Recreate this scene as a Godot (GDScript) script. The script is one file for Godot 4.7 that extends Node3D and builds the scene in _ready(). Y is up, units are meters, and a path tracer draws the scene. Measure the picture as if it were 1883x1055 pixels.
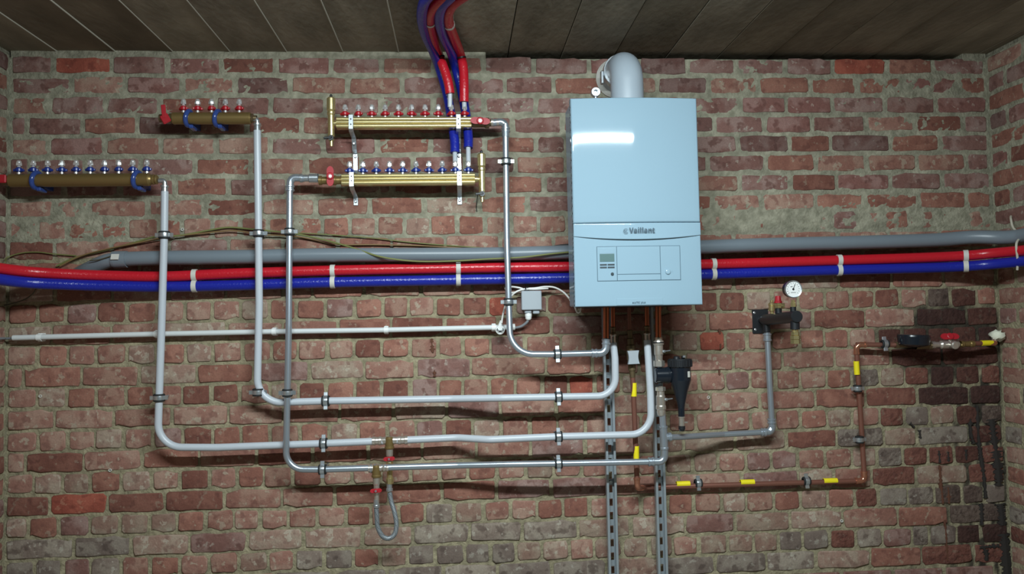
extends Node3D
# A boiler room wall: y is up, the brick wall lies in the plane z = 0, units are metres.

const XL := -1.655      # left corner
const XR := 2.145       # right corner
const YC := 2.418       # underside of the ceiling
const DEPTH := 6.5      # room depth
const ROW0 := 2.3646    # centre height of the top brick course
const PITCH := 0.07756  # course height
const HEADER_ROWS := [8, 12, 14, 16, 18, 20, 22, 24]
# vertical joints of every course, millimetres from the origin
const JOINTS := [
	[-1655,-1500,-1287,-1085,-884,-679,-472,-281,-83,112,307,523,720,917,1113,1314,1506,1731,1922,2145],
	[-1655,-1435,-1236,-1029,-833,-625,-412,-205,-4,191,384,589,793,998,1200,1411,1606,1796,2023,2145],
	[-1655,-1513,-1309,-1110,-904,-700,-496,-287,-85,110,310,514,718,921,1125,1310,1500,1717,1926,2145],
	[-1655,-1592,-1393,-1194,-993,-790,-587,-380,-174,24,218,415,616,816,1017,1219,1412,1633,1836,2039,2145],
	[-1655,-1512,-1310,-1106,-905,-705,-504,-303,-98,111,309,428,655,882,1109,1318,1487,1733,1941,2145],
	[-1655,-1579,-1380,-1181,-983,-776,-572,-363,-165,32,227,422,609,796,984,1218,1421,1631,1838,2045,2145],
	[-1655,-1456,-1256,-1055,-859,-645,-452,-247,-52,142,338,531,724,917,1110,1317,1503,1726,1941,2145],
	[-1655,-1491,-1366,-1156,-947,-739,-536,-332,-126,86,273,454,635,817,998,1195,1415,1616,1840,2037,2145],
	[-1655,-1550,-1442,-1328,-1228,-1114,-1029,-919,-815,-713,-610,-511,-407,-307,-202,-103,-1,105,206,311,421,532,643,753,864,974,1072,1175,1280,1381,1479,1586,1691,1796,1904,2013,2145],
	[-1655,-1490,-1285,-1078,-860,-657,-454,-252,-46,162,368,606,843,1080,1288,1498,1710,1923,2145],
	[-1655,-1590,-1388,-1185,-975,-764,-559,-359,-154,57,266,500,735,969,1182,1389,1601,1816,2033,2145],
	[-1655,-1489,-1284,-1078,-870,-660,-551,-356,-143,53,264,467,669,872,1075,1287,1498,1714,1927,2145],
	[-1655,-1550,-1449,-1337,-1229,-1123,-1019,-920,-815,-709,-610,-503,-394,-290,-192,-91,10,110,210,336,462,574,686,798,910,1010,1120,1225,1328,1438,1542,1639,1744,1856,1953,2064,2145],
	[-1655,-1497,-1284,-1104,-867,-661,-457,-260,-55,148,353,557,760,964,1178,1386,1598,1805,2014,2145],
	[-1655,-1547,-1439,-1338,-1229,-1123,-1019,-918,-811,-705,-607,-497,-399,-294,-188,-83,12,118,251,389,497,604,712,819,927,1033,1121,1215,1328,1429,1531,1644,1746,1849,1950,2056,2145],
	[-1655,-1596,-1388,-1184,-978,-770,-564,-360,-168,40,329,509,690,871,1062,1258,1470,1696,1908,2145],
	[-1655,-1549,-1442,-1337,-1230,-1129,-1029,-923,-822,-710,-604,-502,-397,-296,-190,-85,9,110,210,312,413,515,617,719,820,922,1027,1127,1227,1325,1434,1535,1648,1750,1853,1958,2062,2145],
	[-1655,-1485,-1273,-1064,-862,-659,-454,-254,-54,150,363,563,764,965,1163,1385,1587,1798,2011,2145],
	[-1655,-1544,-1441,-1342,-1238,-1135,-1029,-919,-816,-709,-601,-493,-386,-278,-170,-63,45,153,260,368,476,583,691,799,906,1022,1121,1221,1321,1428,1529,1641,1743,1846,1951,2054,2145],
	[-1655,-1588,-1383,-1174,-968,-761,-556,-351,-148,57,263,472,665,857,1058,1262,1464,1656,1791,2003,2145],
	[-1655,-1558,-1455,-1357,-1247,-1138,-1039,-933,-833,-734,-626,-517,-409,-301,-192,-84,24,133,241,349,458,566,674,783,891,989,1099,1198,1304,1415,1523,1624,1730,1832,1939,2046,2145],
	[-1655,-1501,-1295,-1090,-878,-667,-473,-272,-75,130,339,554,835,1081,1306,1449,1598,1777,1991,2145],
	[-1655,-1574,-1469,-1358,-1252,-1148,-1049,-947,-843,-748,-647,-540,-434,-342,-237,-139,-29,81,180,281,382,483,583,684,785,886,995,1093,1203,1309,1418,1527,1621,1741,1853,1965,2055,2145],
	[-1655,-1413,-1212,-1004,-794,-590,-373,-187,27,224,437,640,852,1048,1263,1474,1697,1905,2145],
	[-1655,-1550,-1453,-1356,-1246,-1144,-1039,-934,-828,-720,-623,-517,-410,-311,-208,-105,5,103,198,297,402,498,607,708,801,902,1013,1116,1215,1314,1420,1525,1632,1751,1824,1935,2035,2145],
	[-1655,-1512,-1309,-1107,-903,-696,-488,-284,-76,128,334,542,752,964,1167,1361,1579,1787,1998,2145]]

var M := {}
var rng := RandomNumberGenerator.new()

# ------------------------------------------------------------------ mesh builder
class MB:
	var v := PackedVector3Array()
	var n := PackedVector3Array()
	var uv := PackedVector2Array()
	var c := PackedColorArray()
	var ix := PackedInt32Array()

	func tri_i(a: int, b: int, d: int) -> void:
		var g := (v[b] - v[a]).cross(v[d] - v[a])
		if g.dot(n[a] + n[b] + n[d]) > 0.0:
			ix.append_array([a, d, b])
		else:
			ix.append_array([a, b, d])

	func put(p: Vector3, nn: Vector3, t := Vector2.ZERO) -> int:
		v.append(p); n.append(nn); uv.append(t)
		return v.size() - 1

	func tri(a: Vector3, b: Vector3, d: Vector3, nn: Vector3) -> void:
		var i := put(a, nn); put(b, nn); put(d, nn)
		tri_i(i, i + 1, i + 2)

	func quad(a: Vector3, b: Vector3, d: Vector3, e: Vector3, nn: Vector3) -> void:
		var i := put(a, nn); put(b, nn); put(d, nn); put(e, nn)
		tri_i(i, i + 1, i + 2); tri_i(i, i + 2, i + 3)

	func flat_quad(a: Vector3, b: Vector3, d: Vector3, e: Vector3, out: Vector3) -> void:
		var g := (d - a).cross(e - b)
		if g.length() < 1e-14: return
		g = g.normalized()
		quad(a, b, d, e, g if g.dot(out) >= 0.0 else -g)

	func tube(pts: PackedVector3Array, r, sides := 12, capped := true, closed := false) -> void:
		var m := pts.size()
		var t0 := (pts[1] - pts[0]).normalized()
		var side := t0.cross(Vector3.UP)
		if side.length() < 0.1: side = t0.cross(Vector3.RIGHT)
		side = side.normalized()
		var start := v.size()
		var len_along := 0.0
		for k in m:
			var t: Vector3
			if k == 0: t = (pts[1] - pts[m - 1]) if closed and pts[0].distance_to(pts[m - 1]) > 1e-6 else (pts[1] - pts[0])
			elif k == m - 1: t = pts[m - 1] - pts[m - 2]
			else: t = (pts[k + 1] - pts[k]).normalized() + (pts[k] - pts[k - 1]).normalized()
			t = t.normalized()
			side = (side - t * side.dot(t)).normalized()
			var up := t.cross(side)
			if k > 0: len_along += pts[k].distance_to(pts[k - 1])
			var rr: float = r[k] if r is Array or r is PackedFloat32Array else r
			for s in sides + 1:
				var a := TAU * s / sides
				var d := side * cos(a) + up * sin(a)
				put(pts[k] + d * rr, d, Vector2(float(s) / sides, len_along))
		for k in m - 1:
			for s in sides:
				var i := start + k * (sides + 1) + s
				tri_i(i, i + 1, i + sides + 2); tri_i(i, i + sides + 2, i + sides + 1)
		if capped:
			for e in [0, m - 1]:
				var nn := (pts[0] - pts[1]).normalized() if e == 0 else (pts[m - 1] - pts[m - 2]).normalized()
				var ci := put(pts[e], nn)
				var b := v.size()
				for s in sides + 1:
					put(v[start + e * (sides + 1) + s], nn)
				for s in sides:
					tri_i(ci, b + s, b + s + 1)

	# profile: Vector2(height along the axis, radius)
	func lathe(o: Vector3, ax: Vector3, prof: Array, sides := 16, faceted := false, phase := 0.0, squash := 1.0) -> void:
		ax = ax.normalized()
		var s0 := ax.cross(Vector3.UP)
		if s0.length() < 0.1: s0 = ax.cross(Vector3.BACK)
		s0 = s0.normalized()
		var s1 := ax.cross(s0).normalized()
		for k in prof.size() - 1:
			var p0: Vector2 = prof[k]
			var p1: Vector2 = prof[k + 1]
			var d := p1 - p0
			if d.length() < 1e-7: continue
			var nr := d.x / d.length()
			var nh := -d.y / d.length()
			if faceted:
				for s in sides:
					var a0 := TAU * s / sides + phase
					var a1 := TAU * (s + 1) / sides + phase
					var d0 := s0 * cos(a0) + s1 * sin(a0) * squash
					var d1 := s0 * cos(a1) + s1 * sin(a1) * squash
					var nn := ((d0 + d1).normalized() * nr + ax * nh).normalized()
					quad(o + ax * p0.x + d0 * p0.y, o + ax * p0.x + d1 * p0.y, o + ax * p1.x + d1 * p1.y, o + ax * p1.x + d0 * p1.y, nn)
			else:
				var st := v.size()
				for s in sides + 1:
					var a := TAU * s / sides + phase
					var dd := s0 * cos(a) + s1 * sin(a) * squash
					var nn := (dd.normalized() * nr + ax * nh).normalized()
					put(o + ax * p0.x + dd * p0.y, nn, Vector2(float(s) / sides, p0.x))
					put(o + ax * p1.x + dd * p1.y, nn, Vector2(float(s) / sides, p1.x))
				for s in sides:
					var i := st + s * 2
					tri_i(i, i + 1, i + 3); tri_i(i, i + 3, i + 2)

	func box(ctr: Vector3, size: Vector3, b := Basis(), bev := 0.0) -> void:
		var h := size * 0.5
		var q: float = min(bev, min(h.x, min(h.y, h.z)) * 0.9)
		for ax in 3:
			for sg in [-1.0, 1.0]:
				var nn := Vector3.ZERO; nn[ax] = sg
				var u := (ax + 1) % 3
				var w := (ax + 2) % 3
				var ps := []
				for k in [[-1, -1], [1, -1], [1, 1], [-1, 1]]:
					var p := Vector3.ZERO
					p[ax] = sg * h[ax]; p[u] = k[0] * (h[u] - q); p[w] = k[1] * (h[w] - q)
					ps.append(ctr + b * p)
				quad(ps[0], ps[1], ps[2], ps[3], (b * nn).normalized())
		if q <= 0.0: return
		for ax in 3:
			var u := (ax + 1) % 3
			var w := (ax + 2) % 3
			for su in [-1.0, 1.0]:
				for sw in [-1.0, 1.0]:
					var ps := []
					for e in [[-1.0, 0], [1.0, 0], [1.0, 1], [-1.0, 1]]:
						var p := Vector3.ZERO
						p[ax] = e[0] * (h[ax] - q)
						p[u] = su * (h[u] if e[1] == 0 else h[u] - q)
						p[w] = sw * (h[w] - q if e[1] == 0 else h[w])
						ps.append(ctr + b * p)
					var nn := Vector3.ZERO; nn[u] = su; nn[w] = sw
					quad(ps[0], ps[1], ps[2], ps[3], (b * nn).normalized())
		for sx in [-1.0, 1.0]:
			for sy in [-1.0, 1.0]:
				for sz in [-1.0, 1.0]:
					var s := Vector3(sx, sy, sz)
					tri(ctr + b * (s * Vector3(h.x, h.y - q, h.z - q)), ctr + b * (s * Vector3(h.x - q, h.y, h.z - q)), ctr + b * (s * Vector3(h.x - q, h.y - q, h.z)), (b * s).normalized())

	# extrude a flat outline (x, y) by d along the frame's z
	func prism(poly: PackedVector2Array, d: float, xf: Transform3D) -> void:
		var t := Geometry2D.triangulate_polygon(poly)
		for e in [0.0, d]:
			var nn := xf.basis * Vector3(0, 0, 1.0 if e > 0.0 else -1.0)
			for k in range(0, t.size(), 3):
				var a := poly[t[k]]; var b := poly[t[k + 1]]; var g := poly[t[k + 2]]
				tri(xf * Vector3(a.x, a.y, e), xf * Vector3(b.x, b.y, e), xf * Vector3(g.x, g.y, e), nn.normalized())
		var area := 0.0
		for k in poly.size():
			area += poly[k].cross(poly[(k + 1) % poly.size()])
		for k in poly.size():
			var a := poly[k]; var b := poly[(k + 1) % poly.size()]
			var o := Vector2((b - a).y, -(b - a).x) * signf(area)
			quad(xf * Vector3(a.x, a.y, 0), xf * Vector3(b.x, b.y, 0), xf * Vector3(b.x, b.y, d), xf * Vector3(a.x, a.y, d), (xf.basis * Vector3(o.x, o.y, 0)).normalized())

	# a smooth sheet through rows of points
	func grid(rows: Array, out: Vector3) -> void:
		var st := v.size()
		var nr := rows.size()
		var nc: int = rows[0].size()
		for j in nr:
			for i in nc:
				var a: Vector3 = rows[j][min(i + 1, nc - 1)] - rows[j][max(i - 1, 0)]
				var b: Vector3 = rows[min(j + 1, nr - 1)][i] - rows[max(j - 1, 0)][i]
				var g := a.cross(b).normalized()
				if g.dot(out) < 0.0: g = -g
				put(rows[j][i], g, Vector2(float(i) / (nc - 1), float(j) / (nr - 1)))
		for j in nr - 1:
			for i in nc - 1:
				var k := st + j * nc + i
				tri_i(k, k + 1, k + nc + 1); tri_i(k, k + nc + 1, k + nc)

	func mesh(off := Vector3.ZERO) -> ArrayMesh:
		var vv := v
		if off != Vector3.ZERO:
			vv = PackedVector3Array()
			for q in v: vv.append(q - off)
		var a := []
		a.resize(Mesh.ARRAY_MAX)
		a[Mesh.ARRAY_VERTEX] = vv
		a[Mesh.ARRAY_NORMAL] = n
		a[Mesh.ARRAY_TEX_UV] = uv
		if c.size() == v.size(): a[Mesh.ARRAY_COLOR] = c
		a[Mesh.ARRAY_INDEX] = ix
		var m := ArrayMesh.new()
		m.add_surface_from_arrays(Mesh.PRIMITIVE_TRIANGLES, a)
		return m

# ------------------------------------------------------------------ scene helpers
func numbered(called: String) -> String:
	if not has_node(NodePath(called)): return called
	var k := 1
	while has_node(NodePath("%s_%03d" % [called, k])): k += 1
	return "%s_%03d" % [called, k]

func thing(called: String, label: String, category: String, at: Vector3, group := "") -> Node3D:
	var o := Node3D.new()
	o.name = numbered(called)
	add_child(o)
	o.position = at
	o.set_meta("label", label); o.set_meta("category", category)
	if group: o.set_meta("group", group)
	return o

func origin_of(p: Node) -> Vector3:
	var q := Vector3.ZERO
	while p != self and p is Node3D:
		q += p.position
		p = p.get_parent()
	return q

func obj(called: String, mb: MB, m: Material, parent: Node = self) -> MeshInstance3D:
	var o := MeshInstance3D.new()
	o.name = called if parent != self else numbered(called)
	o.mesh = mb.mesh(origin_of(parent) if parent != self else Vector3.ZERO)
	o.material_override = m
	parent.add_child(o, true)
	return o

func tag(o: Node, label: String, category: String, group := "") -> Node:
	o.set_meta("label", label); o.set_meta("category", category)
	if group: o.set_meta("group", group)
	return o

func structure(o: Node, label := "") -> Node:
	o.set_meta("kind", "structure")
	if label: o.set_meta("label", label)
	return o

# a path with its corners rounded
func bend(pts: Array, r: float, steps := 8) -> PackedVector3Array:
	var out := PackedVector3Array()
	out.append(pts[0])
	for k in range(1, pts.size() - 1):
		var a: Vector3 = pts[k - 1]; var b: Vector3 = pts[k]; var d: Vector3 = pts[k + 1]
		var u := (a - b).normalized(); var w := (d - b).normalized()
		var ang := u.angle_to(w)
		if ang > PI - 0.02:
			out.append(b); continue
		var t: float = min(r / tan(ang * 0.5), min(a.distance_to(b), b.distance_to(d)) * 0.49)
		var rr := t * tan(ang * 0.5)
		var ctr := b + (u + w).normalized() * rr / sin(ang * 0.5)
		var p0 := b + u * t; var p1 := b + w * t
		for s in steps + 1:
			var q := (p0 - ctr).slerp(p1 - ctr, float(s) / steps)
			out.append(ctr + q)
	out.append(pts[pts.size() - 1])
	return out

# a soft curve through points
func smooth(pts: Array, per := 8) -> PackedVector3Array:
	var out := PackedVector3Array()
	for k in pts.size() - 1:
		var a: Vector3 = pts[max(k - 1, 0)]; var b: Vector3 = pts[k]
		var d: Vector3 = pts[k + 1]; var e: Vector3 = pts[min(k + 2, pts.size() - 1)]
		for s in per:
			out.append(b.cubic_interpolate(d, a, e, float(s) / per))
	out.append(pts[pts.size() - 1])
	return out

func P(h: float, r: float) -> Vector2:
	return Vector2(h, r)

func srgb(r: float, g: float, b: float) -> Color:
	return Color(r / 255.0, g / 255.0, b / 255.0)

func mat(col: Color, rough := 0.5, metal := 0.0) -> StandardMaterial3D:
	var m := StandardMaterial3D.new()
	m.albedo_color = col; m.roughness = rough; m.metallic = metal
	return m

func noise(seed_: int, freq: float, oct := 4) -> FastNoiseLite:
	var f := FastNoiseLite.new()
	f.seed = seed_; f.frequency = freq
	f.noise_type = FastNoiseLite.TYPE_SIMPLEX_SMOOTH
	f.fractal_octaves = oct
	return f

func noise_tex(seed_: int, freq: float, lo: Color, hi: Color, oct := 5, size := 512) -> NoiseTexture2D:
	var t := NoiseTexture2D.new()
	t.noise = noise(seed_, freq, oct)
	t.width = size; t.height = size; t.seamless = true
	var g := Gradient.new()
	g.set_color(0, lo); g.set_color(1, hi)
	t.color_ramp = g
	return t

func bump_tex(seed_: int, freq: float, strength: float, oct := 5) -> NoiseTexture2D:
	var t := NoiseTexture2D.new()
	t.noise = noise(seed_, freq, oct)
	t.width = 512; t.height = 512; t.seamless = true
	t.as_normal_map = true; t.bump_strength = strength
	return t

func triplanar(m: StandardMaterial3D, scale: float) -> StandardMaterial3D:
	m.uv1_triplanar = true; m.uv1_world_triplanar = true
	m.uv1_scale = Vector3.ONE * scale
	return m

# mottled fired clay: colour patches, dark pits, pale mortar dust
func clay_texture(seed_: int, base: Color, patch: Color, fleck: Color, pit: Color, fleck_at: float) -> ImageTexture:
	var s := 512
	var im := Image.create(s, s, false, Image.FORMAT_RGB8)
	var n0 := noise(seed_, 0.011, 3); var n1 := noise(seed_ + 1, 0.022, 4); var n2 := noise(seed_ + 2, 0.028, 4); var n3 := noise(seed_ + 3, 0.16, 2)
	for y in s:
		for x in s:
			var g := n3.get_noise_2d(x, y)
			var col := base.lerp(patch, clampf(n0.get_noise_2d(x, y) * 2.4 + 0.42 + 0.08 * g, 0.0, 1.0))
			col = col.lerp(pit, clampf((n1.get_noise_2d(x + 900.0, y) - 0.2) * 3.0 + g * 0.15, 0.0, 0.7))
			col = col.lerp(fleck, clampf((n2.get_noise_2d(x, y + 700.0) - fleck_at + g * 0.1) * 6.0, 0.0, 0.7))
			var k := 1.0 + 0.07 * g
			im.set_pixel(x, y, Color(col.r * k, col.g * k, col.b * k))
	im.generate_mipmaps()
	return ImageTexture.create_from_image(im)

func _ready() -> void:
	rng.seed = 7
	set_up_view()
	make_materials()
	build_room()
	build_bricks()
	build_ceiling()
	build_lamp()
	build_boiler()
	build_rails()
	build_drain_pipe()
	build_long_pipes()
	build_manifolds()
	build_ceiling_pipes()
	build_heating_pipes()
	build_clamps()
	build_boiler_tails()
	build_filter()
	build_filling_loop()
	build_safety_group()
	build_gas_line()
	build_electrics()
	build_cables()
	build_wall_bits()

# ------------------------------------------------------------------ camera, light, exposure
func set_up_view() -> void:
	var cam := Camera3D.new()
	cam.name = "camera"
	cam.position = Vector3(0, 1.36308, 3.01375)
	cam.basis = Basis.from_euler(Vector3(0.0465613, -0.0676376, -0.0199466))
	cam.keep_aspect = Camera3D.KEEP_HEIGHT
	cam.fov = 39.985
	cam.near = 0.02; cam.far = 60.0
	add_child(cam)
	cam.current = true
	var env := Environment.new()
	env.background_mode = Environment.BG_COLOR
	env.background_color = Color(0, 0, 0)
	env.tonemap_mode = Environment.TONE_MAPPER_LINEAR
	env.tonemap_exposure = 1.0
	env.sdfgi_enabled = true; env.ssao_enabled = true; env.ssil_enabled = true
	var we := WorldEnvironment.new()
	we.name = "environment"
	we.environment = env
	add_child(we)
	# the slanted glowing face of the ceiling batten, turned down towards the boiler wall
	var l := AreaLight3D.new()
	l.name = "batten_light"
	l.area_size = Vector2(1.5, 0.05)
	l.light_color = Color(0.93, 0.985, 1.0)
	l.light_energy = 8.3
	l.area_range = 12.0
	l.area_attenuation = 2.0
	l.shadow_enabled = true
	add_child(l)
	l.position = Vector3(0.2, YC - 0.052, 1.983)
	l.basis = Basis.looking_at(Vector3(0, -0.905, -0.425).normalized(), Vector3.UP)

func make_materials() -> void:
	var mortar := mat(srgb(235, 232, 226), 0.95)
	mortar.albedo_texture = noise_tex(11, 0.02, srgb(140, 138, 121), srgb(200, 196, 178), 6)
	mortar.normal_enabled = true; mortar.normal_texture = bump_tex(12, 0.06, 6.0); mortar.normal_scale = 0.6
	mortar.vertex_color_use_as_albedo = true
	M.mortar = triplanar(mortar, 2.2)
	# clay families x tints
	var tex := [
		clay_texture(21, srgb(141, 101, 88), srgb(156, 126, 110), srgb(168, 160, 140), srgb(118, 80, 70), 0.3),
		clay_texture(31, srgb(136, 91, 77), srgb(152, 108, 92), srgb(164, 152, 132), srgb(114, 74, 64), 0.36),
		clay_texture(41, srgb(142, 114, 101), srgb(154, 138, 122), srgb(176, 170, 154), srgb(118, 90, 80), 0.28),
		clay_texture(51, srgb(122, 108, 99), srgb(146, 136, 124), srgb(172, 168, 156), srgb(84, 70, 63), 0.36),
		clay_texture(55, srgb(122, 87, 79), srgb(142, 116, 108), srgb(164, 156, 144), srgb(96, 64, 57), 0.44)]
	var clay_bump := bump_tex(61, 0.04, 6.0)
	M.clay = []
	# 0-3 warm red, 4-6 dull, 7-10 grey, 11 bright red, 12-14 dark
	var tints := [[0, 255, 255, 255], [0, 238, 230, 228], [1, 255, 255, 255], [1, 236, 230, 228], [4, 255, 255, 255], [4, 240, 234, 232], [4, 255, 240, 240], [2, 255, 252, 250], [2, 232, 226, 222], [3, 255, 252, 248], [3, 226, 222, 220], [1, 255, 196, 184], [1, 206, 192, 190], [4, 206, 200, 200], [3, 196, 190, 188]]
	for t in tints:
		var m := mat(srgb(t[1], t[2], t[3]), 0.93)
		m.albedo_texture = tex[t[0]]
		m.normal_enabled = true; m.normal_texture = clay_bump; m.normal_scale = 0.3
		m.uv1_offset = Vector3(0.13, 0.31, 0.57) * M.clay.size()
		M.clay.append(triplanar(m, 1.5))
	M.soot_and_shade = []  # sooty bricks; those behind the regulator also carry its shadow as colour
	for t in [[3, 168, 152, 148], [1, 144, 128, 126], [1, 112, 102, 104], [3, 214, 208, 206], [1, 190, 172, 170]]:
		var m := mat(srgb(t[1], t[2], t[3]), 0.9)
		m.albedo_texture = tex[t[0]]
		m.normal_enabled = true; m.normal_texture = clay_bump; m.normal_scale = 0.8
		M.soot_and_shade.append(triplanar(m, 1.9))
	var con := mat(srgb(255, 252, 246), 0.95)
	con.albedo_texture = noise_tex(71, 0.008, srgb(118, 113, 99), srgb(160, 154, 138), 6)
	con.normal_enabled = true; con.normal_texture = bump_tex(72, 0.05, 4.0); con.normal_scale = 0.08
	M.board = []
	for t in [[255, 252, 246], [228, 222, 214], [244, 240, 236], [214, 206, 196]]:
		var m: StandardMaterial3D = con.duplicate()
		m.albedo_color = srgb(t[0], t[1], t[2])
		m.uv1_offset = Vector3(0.21, 0.4, 0.77) * M.board.size()
		m = triplanar(m, 0.9)
		m.uv1_scale = Vector3(1.4, 1.4, 0.5)
		M.board.append(m)
	M.slab = M.board[3]
	M.cement = mat(srgb(176, 172, 158), 0.95)
	M.tar = mat(srgb(42, 37, 34), 0.85)
	M.rust = mat(srgb(92, 56, 40), 0.9)
	var fl := mat(srgb(255, 255, 255), 0.9)
	fl.albedo_texture = noise_tex(81, 0.01, srgb(120, 117, 110), srgb(156, 152, 144), 6)
	M.floor = triplanar(fl, 0.7)
	# fittings
	var door := mat(srgb(138, 164, 179), 0.6)
	door.metallic_specular = 0.2
	door.clearcoat_enabled = true; door.clearcoat = 0.5; door.clearcoat_roughness = 0.05
	M.enamel = door
	M.panel_line = mat(srgb(60, 86, 100), 0.6)
	M.lcd = mat(srgb(86, 112, 112), 0.25)
	M.dark_button = mat(srgb(36, 52, 60), 0.5)
	M.ink = mat(srgb(58, 78, 92), 0.6)
	M.flue = mat(srgb(166, 178, 188), 0.3)
	M.white_pipe = mat(srgb(184, 190, 197), 0.35)
	M.white_plastic = mat(srgb(228, 230, 228), 0.45)
	M.grey_plastic = mat(srgb(158, 166, 172), 0.5)
	M.pvc = mat(srgb(112, 122, 130), 0.36)
	M.conduit = mat(srgb(206, 210, 210), 0.5)
	M.steel = mat(srgb(178, 188, 198), 0.3, 0.75)
	M.zinc = mat(srgb(196, 203, 208), 0.3, 0.85)
	M.galv = mat(srgb(168, 178, 184), 0.42, 0.6)
	M.nickel = mat(srgb(205, 198, 188), 0.3, 0.8)
	M.chrome = mat(srgb(244, 244, 244), 0.2, 0.7)
	M.copper = mat(srgb(152, 104, 90), 0.34, 0.65)
	M.copper_bright = mat(srgb(196, 116, 84), 0.3, 0.8)
	M.copper_new = mat(srgb(206, 144, 118), 0.24, 0.85)
	M.brass = mat(srgb(208, 192, 138), 0.26, 0.8)
	M.brass_dull = mat(srgb(140, 118, 74), 0.38, 0.65)
	M.brass_dark = mat(srgb(120, 104, 78), 0.4, 0.7)
	M.rubber = mat(srgb(24, 28, 30), 0.7)
	M.black = mat(srgb(26, 29, 33), 0.42)
	M.black_gloss = mat(srgb(24, 30, 38), 0.22)
	M.red_plastic = mat(srgb(168, 24, 36), 0.3)
	M.red_handle = mat(srgb(166, 26, 38), 0.5)
	M.blue_plastic = mat(srgb(28, 50, 128), 0.3)
	M.blue_clip = mat(srgb(48, 70, 132), 0.2)
	M.yellow = mat(srgb(232, 214, 28), 0.45)
	M.clip_white = mat(srgb(196, 194, 186), 0.6)
	var foil_bump := bump_tex(91, 0.03, 5.0, 3)
	for k in [["red_hose", srgb(184, 26, 40)], ["blue_hose", srgb(24, 36, 144)]]:
		var m := mat(k[1], 0.3)
		m.normal_enabled = true; m.normal_texture = foil_bump; m.normal_scale = 0.5
		M[k[0]] = triplanar(m, 6.0)
	# woven steel hose: light wires with dark threads
	var im := Image.create(64, 64, false, Image.FORMAT_RGB8)
	for y in 64:
		for x in 64:
			var w := 0.5 + 0.5 * sin((x + y) * TAU / 8.0) * sin((x - y) * TAU / 8.0)
			var g := 0.36 + 0.3 * w
			var col := Color(g * 0.96, g, g * 1.03)
			if (x + y) % 32 < 4 and (y / 4) % 2 == 0: col = Color(0.06, 0.07, 0.08)
			im.set_pixel(x, y, col)
	im.generate_mipmaps()
	var br := mat(Color(1, 1, 1), 0.45, 0.3)
	br.albedo_texture = ImageTexture.create_from_image(im)
	br.uv1_scale = Vector3(2, 22, 1)
	M.braid = br
	M.foam = mat(srgb(226, 226, 206), 0.95)
	M.green_wire = mat(srgb(112, 116, 66), 0.55)
	M.brown_wire = mat(srgb(124, 98, 62), 0.55)
	M.dark_wire = mat(srgb(74, 70, 52), 0.6)
	M.grey_wire = mat(srgb(120, 124, 128), 0.6)
	M.black_wire = mat(srgb(26, 26, 26), 0.6)
	M.beige_wire = mat(srgb(186, 180, 164), 0.6)
	M.wire_white = mat(srgb(226, 224, 218), 0.45)
	M.glow = mat(srgb(250, 250, 250), 0.6)
	M.glow.emission_enabled = true
	M.glow.emission = Color(0.93, 0.985, 1.0)
	M.glow.emission_energy_multiplier = 7.0
	M.housing = mat(srgb(225, 226, 226), 0.5)

# ------------------------------------------------------------------ the room
# colour of the mortar at a place on the wall: dirt, damp stains and painted regulator shadow at the right-hand corner
var stain_a := noise(101, 9.0, 4)
var stain_b := noise(102, 3.2, 3)
var stain_c := noise(103, 26.0, 3)

func stain_and_shade(x: float, y: float) -> float:
	# 0 clean .. 1 black: tar-like runs in the corner, soot mixed with painted regulator shadow behind the gas valve
	var s := 0.0
	var run := clampf((x - 1.62) / 0.42, 0.0, 1.0) * clampf((1.42 - y) / 0.2, 0.0, 1.0)
	var streak := stain_a.get_noise_2d(x * 2.6, y * 0.32)
	s = max(s, run * clampf((streak + 0.02) * 4.5 + stain_c.get_noise_2d(x, y) * 0.7, 0.0, 1.0))
	var soot_and_shade := clampf(1.0 - Vector2((x - 1.93) / 0.33, (y - 1.27) / 0.22).length(), 0.0, 1.0)
	s = max(s, clampf(soot_and_shade * 2.4 + (stain_b.get_noise_2d(x * 3.0, y * 3.0) + stain_a.get_noise_2d(x, y)) * 0.7 - 0.25, 0.0, 1.0) * step_up(soot_and_shade))
	return clampf(s, 0.0, 0.95)

func step_up(a: float) -> float:
	return 1.0 if a > 0.0 else 0.0

# extra mortar smeared over the brick faces (metres)
func smear(x: float, y: float) -> float:
	var s := 0.0
	s += 0.0045 * clampf((x - 0.8) * 4.0, 0.0, 1.0) * clampf(1.0 - absf(y - 1.745) / 0.075, 0.0, 1.0)
	s += 0.0035 * clampf(1.0 - Vector2((x + 1.45) / 0.35, (y - 1.79) / 0.16).length(), 0.0, 1.0)
	s += 0.003 * clampf(1.0 - Vector2((x - 1.9) / 0.4, (y - 2.27) / 0.1).length(), 0.0, 1.0)
	s += 0.0025 * clampf(1.0 - Vector2((x - 0.05) / 0.3, (y - 2.33) / 0.08).length(), 0.0, 1.0)
	s += 0.003 * clampf((0.62 - y) * 4.0, 0.0, 1.0) * clampf(stain_b.get_noise_2d(x * 1.5, y * 1.5) * 3.0, 0.0, 1.0)
	return s

var rough_a := noise(111, 14.0, 4)
var rough_b := noise(112, 48.0, 2)

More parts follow.
